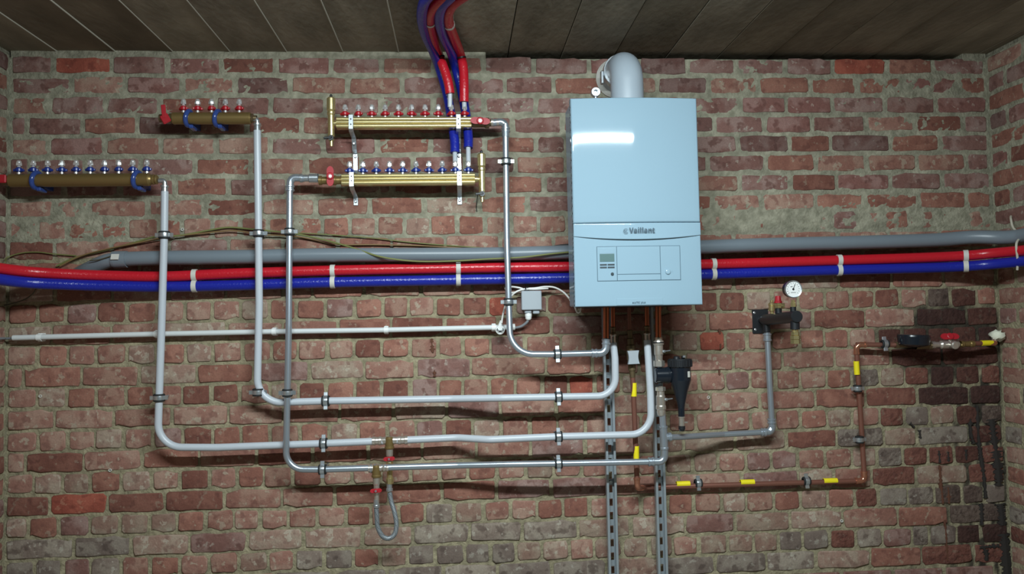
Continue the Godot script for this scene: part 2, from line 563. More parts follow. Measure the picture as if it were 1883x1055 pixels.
func mortar_sheet(x0: float, x1: float, y0: float, y1: float, step: float, along_z: bool, at: float, flip: float) -> MB:
	var mb := MB.new()
	var nx := int(ceil((x1 - x0) / step)); var ny := int(ceil((y1 - y0) / step))
	var hs := PackedFloat32Array()
	for j in ny + 1:
		for i in nx + 1:
			var x := lerpf(x0, x1, float(i) / nx); var y := lerpf(y0, y1, float(j) / ny)
			var h := -0.0034 + 0.0034 * rough_a.get_noise_2d(x + at * 3.0, y) + 0.0018 * rough_b.get_noise_2d(x + at * 3.0, y)
			if not along_z: h += smear(x, y) * (0.6 + 1.1 * (rough_a.get_noise_2d(x + 5.0, y) + 0.5))
			if y > 1.7: h += 0.0014
			hs.append(h)
	var w := nx + 1
	for j in ny + 1:
		for i in nx + 1:
			var x := lerpf(x0, x1, float(i) / nx); var y := lerpf(y0, y1, float(j) / ny)
			var k := j * w + i
			var dx := (hs[j * w + min(i + 1, nx)] - hs[j * w + max(i - 1, 0)]) / (2.0 * step)
			var dy := (hs[min(j + 1, ny) * w + i] - hs[max(j - 1, 0) * w + i]) / (2.0 * step)
			var s := stain_and_shade(x, y) if not along_z else 0.0
			var tone := 1.0 + 0.25 * rough_a.get_noise_2d(x * 0.4 + 20.0, y * 0.4)
			var base := Color(0.80, 0.81, 0.80) if y > 1.655 + 0.03 * rough_a.get_noise_2d(x, 4.0) else Color(0.80, 0.745, 0.635)
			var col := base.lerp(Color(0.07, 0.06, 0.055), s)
			mb.c.append(Color(col.r * tone, col.g * tone, col.b * tone))
			if along_z:
				mb.put(Vector3(at + flip * hs[k], y, x), Vector3(flip, -dy, -dx).normalized())
			else:
				mb.put(Vector3(x, y, hs[k]), Vector3(-dx, -dy, 1).normalized())
	for j in ny:
		for i in nx:
			var k := j * w + i
			mb.tri_i(k, k + 1, k + w + 1); mb.tri_i(k, k + w + 1, k + w)
	return mb

var wall_back: MeshInstance3D
var wall_left: MeshInstance3D
var wall_right: MeshInstance3D

func build_room() -> void:
	# mortar faces; the brick parts hang under them
	var gap_x := 0.12
	wall_back = obj("wall_back", mortar_sheet(XL - 0.01, XR + 0.01, 0.0, 2.392, 0.01, false, 0.0, 1.0), M.mortar)
	structure(wall_back, "old red brick wall with uneven grey mortar joints")
	wall_left = obj("wall_left", mortar_sheet(0.0, DEPTH, 0.0, 2.40, 0.02, true, XL, 1.0), M.mortar)
	structure(wall_left, "brick side wall at the left corner")
	wall_right = obj("wall_right", mortar_sheet(0.0, DEPTH, 0.0, 2.40, 0.02, true, XR, -1.0), M.mortar)
	structure(wall_right, "brick side wall at the right corner")
	# masonry behind the faces
	for o in [wall_back, wall_left, wall_right]:
		var k := MB.new()
		if o == wall_back: k.box(Vector3((XL + XR) * 0.5, 1.19, -0.14), Vector3(XR - XL + 0.6, 2.404, 0.262))
		elif o == wall_left: k.box(Vector3(XL - 0.15, 1.25, DEPTH * 0.5), Vector3(0.28, 2.6, DEPTH + 0.4))
		else: k.box(Vector3(XR + 0.15, 1.25, DEPTH * 0.5), Vector3(0.28, 2.6, DEPTH + 0.4))
		for q in k.v.size(): k.c.append(Color(0.7, 0.7, 0.7))
		obj("masonry", k, M.mortar, o)
	# mortar bed that closes the wall to the ceiling on the left part; an open dark slot remains on the right
	var bed := MB.new()
	bed.box(Vector3((XL + gap_x) * 0.5, 2.405, -0.05), Vector3(gap_x - XL, 0.04, 0.1), Basis(), 0.004)
	bed.box(Vector3((gap_x + XR) * 0.5, 2.40, -0.19), Vector3(XR - gap_x, 0.05, 0.16))
	bed.box(Vector3(2.1, 2.404, -0.05), Vector3(0.1, 0.036, 0.1), Basis(), 0.003)
	for q in bed.v.size(): bed.c.append(Color(0.75, 0.75, 0.75))
	obj("mortar_bed", bed, M.mortar, wall_back)
	var f := MB.new()
	f.box(Vector3((XL + XR) * 0.5, -0.1, DEPTH * 0.5), Vector3(XR - XL + 0.6, 0.2, DEPTH + 0.6))
	structure(obj("floor", f, M.floor), "grey concrete floor")
	var b := MB.new()
	b.box(Vector3((XL + XR) * 0.5, 1.25, DEPTH + 0.1), Vector3(XR - XL + 0.6, 2.6, 0.2))
	structure(obj("wall_front", b, M.clay[3]), "brick wall facing the boiler wall")

# a brick of real thickness with a worn outline; front at z = 0, body behind
func brick_mesh(w: float, h: float, seed_: int) -> ArrayMesh:
	var r := RandomNumberGenerator.new()
	r.seed = seed_
	var mb := MB.new()
	var pts := PackedVector2Array()
	var hx := w * 0.5; var hy := h * 0.5
	var cr := 0.0035 + r.randf() * 0.006
	var nx := 4 if w > 0.15 else 2
	var outline := []
	for k in nx + 1: outline.append(Vector2(lerpf(-hx + cr, hx - cr, float(k) / nx), -hy))
	outline.append(Vector2(hx, -hy + cr)); outline.append(Vector2(hx, hy - cr))
	for k in nx + 1: outline.append(Vector2(lerpf(hx - cr, -hx + cr, float(k) / nx), hy))
	outline.append(Vector2(-hx, hy - cr)); outline.append(Vector2(-hx, -hy + cr))
	for q in outline:
		var j := 0.0026
		pts.append(q + Vector2(r.randf_range(-j, j), r.randf_range(-j, j)))
	if r.randf() < 0.3:   # a knocked-off corner
		var k := [0, nx, nx + 3, 2 * nx + 3][r.randi() % 4] as int
		pts[k] = pts[k] * Vector2(0.93, 0.72)
	var m := pts.size()
	var ctr := mb.put(Vector3(0, 0, r.randf_range(0.0, 0.002)), Vector3.BACK)
	var face := []
	for q in pts:
		var inn := q * Vector2(1.0 - 0.004 / hx, 1.0 - 0.004 / hy)
		face.append(mb.put(Vector3(inn.x, inn.y, r.randf_range(-0.0012, 0.0008)), Vector3(q.x / hx * 0.1, q.y / hy * 0.16, 1).normalized()))
	for k in m: mb.tri_i(ctr, face[k], face[(k + 1) % m])
	var rim := []
	for q in pts:
		rim.append(mb.put(Vector3(q.x, q.y, -0.0032), Vector3(q.x / hx, q.y / hy, 0.8).normalized()))
	for k in m:
		var k2 := (k + 1) % m
		mb.tri_i(face[k], face[k2], rim[k2]); mb.tri_i(face[k], rim[k2], rim[k])
	for k in m:
		var a := pts[k]; var b := pts[(k + 1) % m]
		var o := Vector2((b - a).y, -(b - a).x).normalized()
		mb.quad(Vector3(a.x, a.y, -0.0032), Vector3(b.x, b.y, -0.0032), Vector3(b.x, b.y, -0.05), Vector3(a.x, a.y, -0.05), Vector3(o.x, o.y, 0))
	return mb.mesh()

var long_bricks := []
var short_bricks := []

func lay_brick(called: String, parent: Node3D, ms: ArrayMesh, sc: Vector3, at: Vector3, b: Basis, m: Material) -> void:
	var o := MeshInstance3D.new()
	o.name = called
	o.mesh = ms
	o.material_override = m
	parent.add_child(o, true)
	o.transform = Transform3D(b.scaled_local(sc), at)

func brick_material(x: float, y: float) -> Material:
	var s := stain_and_shade(x, y) * 0.6 + stain_and_shade(x - 0.03, y + 0.01) * 0.4
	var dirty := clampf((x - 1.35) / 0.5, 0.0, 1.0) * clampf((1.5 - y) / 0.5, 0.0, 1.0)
	if s > 0.55: return M.soot_and_shade[2] if rng.randf() < 0.5 else M.soot_and_shade[1]
	if s > 0.25: return M.soot_and_shade[rng.randi() % 2] if rng.randf() < 0.6 else M.soot_and_shade[4]
	if rng.randf() < dirty * 0.9: return [M.soot_and_shade[3], M.clay[8], M.clay[10], M.soot_and_shade[4]][rng.randi() % 4]
	var pick := [0, 0, 0, 1, 1, 2, 2, 3, 3, 4, 7, 0, 1, 12]
	if y > 1.85: pick = [0, 1, 1, 3, 3, 4, 4, 4, 5, 5, 6, 6, 12, 13]
	elif y < 0.62 + 0.12 * rough_a.get_noise_1d(x * 0.3): pick = [0, 1, 5, 7, 7, 8, 8, 9, 9, 10, 10, 3]
	elif y < 0.95: pick = [0, 0, 1, 1, 3, 3, 2, 7, 8, 4, 12]
	if rng.randf() < 0.008: return M.clay[11]
	return M.clay[pick[rng.randi() % pick.size()]]

func build_bricks() -> void:
	for k in 10:
		long_bricks.append(brick_mesh(0.19, 0.06, 500 + k))
		short_bricks.append(brick_mesh(0.09, 0.06, 600 + k))
	var below := MB.new()
	for row in JOINTS.size():
		var y := ROW0 - PITCH * row
		var js: Array = JOINTS[row]
		var head := row in HEADER_ROWS
		for k in js.size() - 1:
			var a: float = js[k] * 0.001; var b: float = js[k + 1] * 0.001
			var joint := 0.019 if row < 8 else 0.0135
			var w := b - a - joint
			var short := w < 0.13
			var h := PITCH - (0.0175 if row < 8 else 0.0115)
			var lib := short_bricks if short else long_bricks
			var base := 0.09 if short else 0.19
			var sc := Vector3(w / base, (h + rng.randf_range(-0.003, 0.003)) / 0.06, 1)
			if rng.randf() < 0.5: sc.x = -sc.x
			var proud := rng.randf_range(-0.001, 0.003) + (0.002 if row > 10 else 0.0)
			var rot := Basis(Vector3.BACK, rng.randf_range(-0.012, 0.012))
			var ctr := Vector3((a + b) * 0.5 + rng.randf_range(-0.002, 0.002), y + rng.randf_range(-0.002, 0.002), proud)
			var ms: ArrayMesh = lib[rng.randi() % 10]
			if sc.x < 0: rot = rot * Basis(Vector3.BACK, PI); sc.x = -sc.x
			lay_brick("header_brick" if head else "brick", wall_back, ms, sc, ctr, rot, brick_material(ctr.x, ctr.y))
	# courses under the picture, down to the floor
	for row in range(26, 31):
		var y := ROW0 - PITCH * row
		var x := XL + 0.02 + (0.05 if row % 2 else 0.0)
		while x < XR - 0.2:
			below.box(Vector3(x + 0.095, max(y, 0.03), -0.02), Vector3(0.19, 0.058, 0.05), Basis(), 0.004)
			x += 0.207
	var bl := obj("lower_brick_courses", below, M.clay[5], wall_back)
	bl.set_meta("kind", "stuff")
	# the side walls
	for side in [[wall_left, XL, 1.0], [wall_right, XR, -1.0]]:
		for row in 30:
			var y := ROW0 - PITCH * row
			var z := 0.012 + (0.1 if row % 2 else 0.0)
			if row % 2:
				z = 0.012
			var first := row % 2 == 1
			while z < 1.65:
				var w := 0.088 if first else 0.188
				first = false
				var b := Basis(Vector3.UP, PI * 0.5 * float(side[2]))
				var m := brick_material(1.55 if side[2] < 0 else 0.0, y + 0.2)
				if y < 0.06: break
				lay_brick("brick", side[0], (short_bricks if w < 0.1 else long_bricks)[rng.randi() % 10], Vector3(1, 1, 1), Vector3(float(side[1]) + rng.randf_range(-0.001, 0.002) * float(side[2]), y, z + w * 0.5), b, m)
				z += w + 0.018

func build_ceiling() -> void:
	var s := MB.new()
	s.box(Vector3((XL + XR) * 0.5, YC + 0.14, DEPTH * 0.5), Vector3(XR - XL + 0.6, 0.22, DEPTH + 0.8))
	var c := obj("ceiling", s, M.slab)
	structure(c, "concrete ceiling showing the marks of its shuttering boards")
	var x := -1.7
	while x < XR:
		var w := 0.212
		var b := MB.new()
		var dy := rng.randf_range(-0.0012, 0.0012)
		b.box(Vector3(x + w * 0.5, YC + 0.02 + dy, DEPTH * 0.5 - 0.05), Vector3(w - rng.randf_range(0.0015, 0.004), 0.04, DEPTH + 0.3), Basis(Vector3.BACK, rng.randf_range(-0.005, 0.005)), 0.0015)
		obj("board", b, M.board[rng.randi() % 4], c)
		if x < 0.0:   # cement fin squeezed out between two boards
			var fin := MB.new()
			fin.box(Vector3(x, YC + 0.006, DEPTH * 0.5 - 0.05), Vector3(0.0045, 0.018, DEPTH + 0.3), Basis(), 0.001)
			obj("cement_fin", fin, M.cement, c)
		x += w

func build_lamp() -> void:
	# ceiling batten above and behind the picture: it makes the light
	var at := Vector3(0.2, YC, 2.0)
	var t := thing("ceiling_batten_lamp", "long white ceiling batten lamp over the boiler wall", "lamp", at)
	var h := MB.new()
	var body := PackedVector2Array([Vector2(-0.045, 0.0), Vector2(0.045, 0.0), Vector2(0.045, -0.064), Vector2(0.012, -0.064), Vector2(-0.04, -0.036), Vector2(-0.045, -0.036)])
	h.prism(body, 1.54, Transform3D(Basis(Vector3(0, 0, 1), Vector3(0, 1, 0), Vector3(-1, 0, 0)), at + Vector3(0.77, 0, 0)))
	obj("housing", h, M.housing, t)
	var g := MB.new()
	var n := Vector3(0, -0.905, -0.425).normalized()
	g.box(at + Vector3(0, -0.05, -0.0145), Vector3(1.5, 0.05, 0.003), Basis(Vector3.RIGHT, Vector3.RIGHT.cross(-n), -n), 0.0005)
	obj("diffuser", g, M.glow, t)

# ------------------------------------------------------------------ boiler
const BX0 := 0.3915
const BX1 := 0.8315
const BY0 := 1.4152
const BY1 := 2.1290

func face_z(x: float) -> float:
	var u := (x - BX0) / (BX1 - BX0) * 2.0 - 1.0
	return 0.372 + 0.012 * (1.0 - u * u)

# a thin shell that follows the curved front
func shell(x0: float, x1: float, y0: float, y1: float, proud: float, bev: float, depth: float, lip := 0.0, lip_y := 0.0, sag := 0.0) -> MB:
	var mb := MB.new()
	var xs := [[x0, -depth], [x0, -depth], [x0, -bev], [x0 + bev * 0.3, -bev * 0.3], [x0 + bev, 0.0]]
	var nx := 24
	for k in range(1, nx): xs.append([lerpf(x0 + bev, x1 - bev, float(k) / nx), 0.0])
	xs.append_array([[x1 - bev, 0.0], [x1 - bev * 0.3, -bev * 0.3], [x1, -bev], [x1, -depth]])
	var ys := [[y1, -depth], [y1, -bev], [y1 - bev * 0.3, -bev * 0.3], [y1 - bev, 0.0]]
	var ny := 16
	for k in range(1, ny): ys.append([lerpf(y1 - bev, y0 + bev, float(k) / ny), 0.0])
	ys.append_array([[y0 + bev, 0.0], [y0 + bev * 0.3, -bev * 0.3], [y0, -bev], [y0, -depth]])
	var rows := []
	for e in ys:
		var line := []
		for q in xs:
			var u: float = clampf((q[0] - BX0) / (BX1 - BX0) * 2.0 - 1.0, -1.0, 1.0)
			var y: float = e[0]
			if sag != 0.0:   # the lower edge hangs in a curve
				var t := (y1 - y) / (y1 - y0)
				y -= sag * (1.0 - u * u) * t
			var z: float = face_z(q[0]) + proud + min(q[1], e[1])
			if lip > 0.0 and e[1] > -depth * 0.9:
				z += lip * pow(1.0 - u * u, 0.7) * clampf((lip_y - e[0]) / (lip_y - y0), 0.0, 1.0)
			line.append(Vector3(q[0], y, z))
		rows.append(line)
	mb.grid(rows, Vector3.BACK)
	return mb

func text(called: String, s: String, size: float, at: Vector3, m: Material, parent: Node, weight := 400) -> void:
	var f := SystemFont.new()
	f.font_names = PackedStringArray(["Droid Sans"])
	f.font_weight = weight
	var t := TextMesh.new()
	t.text = s; t.font = f; t.font_size = 64; t.pixel_size = size / 64.0; t.depth = 0.0006
	t.curve_step = 1.0
	var o := MeshInstance3D.new()
	o.name = called; o.mesh = t; o.material_override = m
	parent.add_child(o, true)
	o.position = at - origin_of(parent)

func build_boiler() -> void:
	var t := thing("gas_boiler", "pale blue-white wall-hung gas boiler with a curved front", "boiler", Vector3((BX0 + BX1) * 0.5, BY0, 0.2))
	var b := MB.new()
	b.box(Vector3((BX0 + BX1) * 0.5, (BY0 + BY1) * 0.5 - 0.002, 0.283), Vector3(BX1 - BX0 - 0.006, BY1 - BY0 - 0.012, 0.13), Basis(), 0.004)
	obj("casing", b, M.enamel, t)
	b = MB.new()
	b.box(Vector3((BX0 + BX1) * 0.5, (BY0 + BY1) * 0.5 - 0.002, 0.165), Vector3(BX1 - BX0 - 0.066, BY1 - BY0 - 0.03, 0.11), Basis(), 0.004)
	obj("rear_casing", b, M.enamel, t)
	var ly := 1.6983
	var lip := 1.6542
	var up := obj("upper_cover", shell(BX0, BX1, ly, BY1, 0.0, 0.006, 0.03), M.enamel, t)
	var band := obj("brand_band", shell(BX0 + 0.0005, BX1 - 0.0005, lip, ly - 0.0012, -0.0004, 0.0015, 0.03, 0.0065, ly, 0.014), M.enamel, t)
	obj("lower_cover", shell(BX0, BX1, BY0, lip + 0.012, -0.003, 0.004, 0.03), M.enamel, t)
	# control panel behind the flap: a dark joint line, then three leaves
	var px0 := 0.4683
	var px1 := 0.7561
	var py0 := 1.5001
	var py1 := 1.6184
	var pa := 0.5361
	var pb := 0.6856
	var pm := 1.5222
	obj("panel_joint", shell(px0, px1, py0, py1, -0.0022, 0.0005, 0.003), M.panel_line, t)
	var g := 0.0008
	var left := obj("control_panel", shell(px0 + 0.0016, pa - g, py0 + 0.0016, py1 - 0.0016, -0.0012, 0.001, 0.003), M.enamel, t)
	obj("flap", shell(pa + g, pb - g, pm + g, py1 - 0.0016, -0.0012, 0.001, 0.003), M.enamel, t)
	obj("flap_rail", shell(pa + g, pb - g, py0 + 0.0016, pm - g, -0.0012, 0.001, 0.003), M.enamel, t)
	var right := obj("right_leaf", shell(pb + g, px1 - 0.0016, py0 + 0.0016, py1 - 0.0016, -0.0012, 0.001, 0.003), M.enamel, t)
	var sx0 := 0.4781
	var sx1 := 0.5274
	obj("display", shell(sx0, sx1, 1.5663, 1.5931, 0.0, 0.0004, 0.002), M.lcd, left)
	obj("display_frame", shell(sx0 - 0.001, sx1 + 0.001, 1.594, 1.6125, -0.0006, 0.0004, 0.001), M.enamel, left)
	for r in [1.5562, 1.547]:
		for k in 2:
			var x0 := lerpf(sx0, sx1, 0.0 if k == 0 else 0.53)
			obj("button", shell(x0, x0 + (sx1 - sx0) * 0.47, r - 0.0026, r + 0.0026, 0.0004, 0.0004, 0.002), M.dark_button, left)
	var kn := MB.new()
	var kp := Vector3(0.5192, 1.5245, 0.381)
	kn.lathe(kp, Vector3.BACK, [P(-0.004, 0.0052), P(0.003, 0.005), P(0.004, 0.004), P(0.004, 0.0)])
	obj("socket_cap", kn, M.dark_button, left)
	kn = MB.new()
	kp = Vector3(0.7105, 1.5291, 0.379)
	kn.lathe(kp, Vector3.BACK, [P(-0.006, 0.0098), P(0.003, 0.0094), P(0.005, 0.0085), P(0.006, 0.006), P(0.006, 0.0)], 24)
	obj("knob", kn, M.enamel, right)
	kn = MB.new()
	kn.lathe(Vector3(0.7265, 1.5297, 0.379), Vector3.BACK, [P(-0.002, 0.003), P(0.0012, 0.0028), P(0.0012, 0.0018)])
	obj("indicator_ring", kn, M.enamel, right)
	# name lettering and the round emblem before it
	var bz := 0.3935
	text("lettering", "Vaillant", 0.0238, Vector3(0.6228, 1.6704, 0.394), M.ink, band, 700)
	var em := MB.new()
	var ec := Vector3(0.567, 1.6684, 0.3935)
	var arc := []
	for k in 15: arc.append(ec + Vector3(cos(0.7 + k * 0.36) * 0.0078, sin(0.7 + k * 0.36) * 0.0078, 0))
	em.tube(PackedVector3Array(arc), 0.0007, 6)
	arc = []
	for k in 7: arc.append(ec + Vector3(-0.005 + k * 0.0014, 0.003 - 0.005 * sin(k * 0.5), 0))
	em.tube(PackedVector3Array(arc), 0.0008, 6)
	obj("emblem", em, M.ink, band)
	var foot := obj("name_plate", shell(0.5319, 0.6904, 1.418, 1.441, -0.0022, 0.0008, 0.002), M.enamel, t)
	text("lettering", "ecoTEC plus", 0.0086, Vector3(0.6072, 1.4263, 0.3835), M.ink, foot)
	var bt := MB.new()
	bt.box(Vector3((BX0 + BX1) * 0.5, BY0 + 0.006, 0.2), Vector3(0.37, 0.012, 0.26), Basis(), 0.003)
	obj("underside", bt, M.black, t)
	# flue: a white elbow that leaves the top and turns into the wall
	var fx := 0.627
	var fl := thing("flue_elbow", "white flue elbow rising from the boiler top and turning into the wall", "flue pipe", Vector3(fx, BY1, 0.2))
	var f := MB.new()
	f.tube(bend([Vector3(fx, BY1 - 0.03, 0.2), Vector3(fx, 2.306, 0.2), Vector3(fx, 2.314, -0.02)], 0.075, 14), 0.0595, 32)
	obj("elbow_pipe", f, M.flue, fl)
	f = MB.new()
	f.lathe(Vector3(fx, BY1 - 0.008, 0.2), Vector3.UP, [P(0, 0.07), P(0.012, 0.07), P(0.016, 0.066), P(0.016, 0.058)], 32)
	obj("base_ring", f, M.flue, fl)
	f = MB.new()
	f.lathe(Vector3(fx, 2.313, 0.0), Vector3.BACK, [P(0.0, 0.078), P(0.006, 0.078), P(0.012, 0.07), P(0.014, 0.058)], 32)
	obj("wall_rosette", f, M.clip_white, fl)
	f = MB.new()
	f.lathe(Vector3(fx, 2.312, 0.085), Vector3.BACK, [P(-0.016, 0.0595), P(-0.016, 0.0645), P(-0.012, 0.0655), P(0.012, 0.0655), P(0.016, 0.0645), P(0.016, 0.0595)], 32)
	f.box(Vector3(fx - 0.07, 2.29, 0.085), Vector3(0.012, 0.05, 0.022), Basis(), 0.003)
	obj("clamp_band", f, M.zinc, fl)
	f = MB.new()
	f.lathe(Vector3(fx + 0.058, BY1 + 0.04, 0.2), Vector3.RIGHT, [P(-0.006, 0.009), P(0.008, 0.009), P(0.01, 0.006), P(0.01, 0)])
	obj("test_port", f, M.flue, fl)
	var ring := MB.new()
	var rc := Vector3(0.5173, 2.2114, 0.16)
	ring.tube(PackedVector3Array([rc + Vector3(0, -0.03, 0), rc + Vector3(0, -0.012, 0)]), 0.007)
	ring.lathe(rc + Vector3(0, 0, -0.012), Vector3.BACK, [P(0, 0.008), P(0, 0.016), P(0.003, 0.0175), P(0.02, 0.0175), P(0.023, 0.016), P(0.023, 0.0085), P(0.008, 0.007), P(0.008, 0)], 20)
	ring.tube(PackedVector3Array([rc + Vector3(0, -0.12, 0), rc + Vector3(0, -0.02, 0)]), 0.006)
	obj("vent_cap", ring, M.zinc, t)

# ------------------------------------------------------------------ mounting rails under the boiler
func build_rails() -> void:
	for k in 2:
		var top: Vector3 = [Vector3(0.5607, 1.2637, 0.06), Vector3(0.7481, 1.2596, 0.06)][k]
		var low: Vector3 = [Vector3(0.5556, 0.435, 0.06), Vector3(0.7406, 0.4275, 0.06)][k]
		var x := (top.x + low.x) * 0.5
		var t := thing("mounting_rail", "slotted galvanised rail", "rail", Vector3(x, 0.0, 0.055), "slotted rails carrying the boiler")
		t.set_meta("label", ["slotted galvanised rail left of the copper gas drop under the boiler", "slotted galvanised rail right of the copper gas drop, behind the filter valves"][k])
		var hw := 0.019
		var f := MB.new()
		f.box(Vector3(x - hw + 0.0015, 0.735, 0.055), Vector3(0.003, 1.47, 0.026), Basis(), 0.0006)
		f.box(Vector3(x + hw - 0.0015, 0.735, 0.055), Vector3(0.003, 1.47, 0.026), Basis(), 0.0006)
		f.box(Vector3(x - hw + 0.005, 0.735, 0.067), Vector3(0.008, 1.47, 0.0025), Basis(), 0.0006)
		f.box(Vector3(x + hw - 0.005, 0.735, 0.067), Vector3(0.008, 1.47, 0.0025), Basis(), 0.0006)
		obj("flanges", f, M.galv, t)
		var w := MB.new()   # web with long slots and round holes between
		var y := 0.0
		while y < 1.46:
			w.box(Vector3(x, y + 0.011, 0.0445), Vector3(hw * 2.0, 0.022, 0.003))
			w.box(Vector3(x - 0.0125, y + 0.036, 0.0445), Vector3(0.012, 0.028, 0.003))
			w.box(Vector3(x + 0.0125, y + 0.036, 0.0445), Vector3(0.012, 0.028, 0.003))
			y += 0.05
		obj("slotted_web", w, M.galv, t)
		for yy in [0.15, 0.75, 1.4]:
			var s := MB.new()
			s.tube(PackedVector3Array([Vector3(x, yy + 0.011, -0.02), Vector3(x, yy + 0.011, 0.045)]), 0.004, 8)
			s.lathe(Vector3(x, yy + 0.011, 0.046), Vector3.BACK, [P(0, 0.007), P(0.005, 0.007), P(0.005, 0)], 6, true)
			obj("fixing_bolt", s, M.zinc, t)

# ------------------------------------------------------------------ grey drain pipe
func build_drain_pipe() -> void:
	var t := thing("drain_pipe", "thick grey plastic drain pipe running above the red pipe", "pipe", Vector3(0.2005, 1.6264, 0.045))
	var a := MB.new()
	a.tube(smooth([Vector3(-1.2462, 1.6273, 0.05), Vector3(-1.0798, 1.6299, 0.05), Vector3(-0.7668, 1.6294, 0.05), Vector3(-0.4891, 1.6316, 0.05), Vector3(0.159, 1.6266, 0.05), Vector3(0.7004, 1.6378, 0.05), Vector3(1.1757, 1.6482, 0.05), Vector3(1.6039, 1.6532, 0.05), Vector3(1.8658, 1.6578, 0.055), Vector3(1.9979, 1.663, 0.09), Vector3(2.085, 1.652, 0.18), Vector3(2.105, 1.655, 0.35), Vector3(2.105, 1.65, 1.2)], 6), 0.0265, 20)
	obj("long_pipe", a, M.pvc, t)
	a = MB.new()
	a.tube(smooth([Vector3(-1.2192, 1.6279, 0.05), Vector3(-1.2635, 1.6245, 0.05), Vector3(-1.2983, 1.6155, 0.045), Vector3(-1.3634, 1.5923, 0.02), Vector3(-1.4254, 1.5764, -0.03)], 5), 0.0265, 20)
	obj("elbow", a, M.pvc, t)
	a = MB.new()
	var d := Vector3(-1.1573, 1.629, 0.05) - Vector3(-1.2346, 1.6275, 0.05)
	a.lathe(Vector3(-1.2577, 1.626, 0.05), d, [P(0, 0.0265), P(0, 0.0305), P(0.008, 0.0315), P(0.05, 0.0305), P(0.05, 0.0265)], 20)
	obj("socket", a, M.pvc, t)
	a = MB.new()
	a.box(Vector3(-1.238, 1.6333, 0.083), Vector3(0.028, 0.022, 0.002), Basis(Vector3.RIGHT, -0.35), 0.0005)
	obj("paper_label", a, M.clip_white, t)

# ------------------------------------------------------------------ long red and blue pipes
func build_long_pipes() -> void:
	var red := [Vector3(-1.585, 1.6, 1.4), Vector3(-1.585, 1.595, 0.6), Vector3(-1.58, 1.590, 0.32), Vector3(-1.5081, 1.5787, 0.165), Vector3(-1.3973, 1.571, 0.11), Vector3(-1.2622, 1.5652, 0.075), Vector3(-1.0768, 1.5604, 0.058), Vector3(-0.8255, 1.5678, 0.052), Vector3(-0.4654, 1.5733, 0.052), Vector3(0.0004, 1.5753, 0.052), Vector3(0.4056, 1.5743, 0.052), Vector3(0.9734, 1.5762, 0.052), Vector3(1.4783, 1.5833, 0.055), Vector3(1.8091, 1.5879, 0.07), Vector3(1.9547, 1.5906, 0.1), Vector3(2.0368, 1.595, 0.155), Vector3(2.085, 1.595, 0.30), Vector3(2.095, 1.60, 0.6), Vector3(2.095, 1.60, 1.4)]
	var blue := [Vector3(-1.575, 1.56, 1.4), Vector3(-1.575, 1.556, 0.6), Vector3(-1.57, 1.552, 0.32), Vector3(-1.5025, 1.5402, 0.175), Vector3(-1.3923, 1.5336, 0.12), Vector3(-1.2599, 1.5285, 0.08), Vector3(-1.0768, 1.5235, 0.058), Vector3(-0.8256, 1.5246, 0.052), Vector3(-0.4658, 1.5298, 0.052), Vector3(-0.0003, 1.5313, 0.052), Vector3(0.4046, 1.532, 0.052), Vector3(0.9721, 1.5376, 0.052), Vector3(1.4767, 1.5453, 0.055), Vector3(1.8073, 1.5477, 0.07), Vector3(1.9527, 1.5496, 0.1), Vector3(2.0347, 1.5536, 0.155), Vector3(2.085, 1.555, 0.30), Vector3(2.095, 1.556, 0.6), Vector3(2.095, 1.556, 1.4)]
	var a := MB.new()
	a.tube(smooth(red, 8), 0.0195, 18)
	tag(obj("insulated_pipe", a, M.red_hose), "long red foil-sleeved pipe crossing the whole wall behind the boiler", "pipe", "long sleeved pipes")
	a = MB.new()
	a.tube(smooth(blue, 8), 0.0195, 18)
	tag(obj("insulated_pipe", a, M.blue_hose), "long blue foil-sleeved pipe crossing the whole wall under the red one", "pipe", "long sleeved pipes")
	# white saddle clips, each holding both pipes
	var spots := [[Vector3(-0.9656, 1.5638, 0.054), Vector3(-0.9657, 1.5239, 0.054), 0.02], [Vector3(-0.4654, 1.5733, 0.052), Vector3(-0.4658, 1.5298, 0.052), 0.0], [Vector3(0.0004, 1.5753, 0.052), Vector3(-0.0003, 1.5313, 0.052), 0.0], [Vector3(0.9776, 1.5762, 0.052), Vector3(0.9764, 1.5375, 0.052), 0.0], [Vector3(1.4739, 1.5834, 0.055), Vector3(1.4724, 1.5454, 0.055), -0.1], [Vector3(1.9569, 1.5906, 0.1), Vector3(1.9549, 1.5496, 0.1), -0.5]]
	var where := ["between the two white vertical pipes", "beside the left steel pipe", "beside the steel vertical near the boiler", "right of the boiler", "above and right of the pressure gauge", "near the right wall corner"]
	for k in spots.size():
		var s = spots[k]
		var r: Vector3 = s[0]; var b: Vector3 = s[1]
		var t := thing("pipe_clip", "pale double clip on the red and blue pipes " + where[k], "clip", (r + b) * 0.5, "double clips on the sleeved pipes")
		var ax := Vector3(cos(s[2]), 0, -sin(s[2]))
		for q in [r, b]:
			var m := MB.new()
			m.lathe(q - ax * 0.0085, ax, [P(0, 0.0195), P(0, 0.0225), P(0.017, 0.0225), P(0.017, 0.0195)], 20)
			obj("strap", m, M.clip_white, t)
		var m2 := MB.new()
		m2.box(Vector3((r.x + b.x) * 0.5, (r.y + b.y) * 0.5, r.z * 0.5 - 0.012), Vector3(0.016, absf(r.y - b.y) + 0.02, max(0.01, r.z - 0.022)), Basis(), 0.002)
		obj("base", m2, M.clip_white, t)

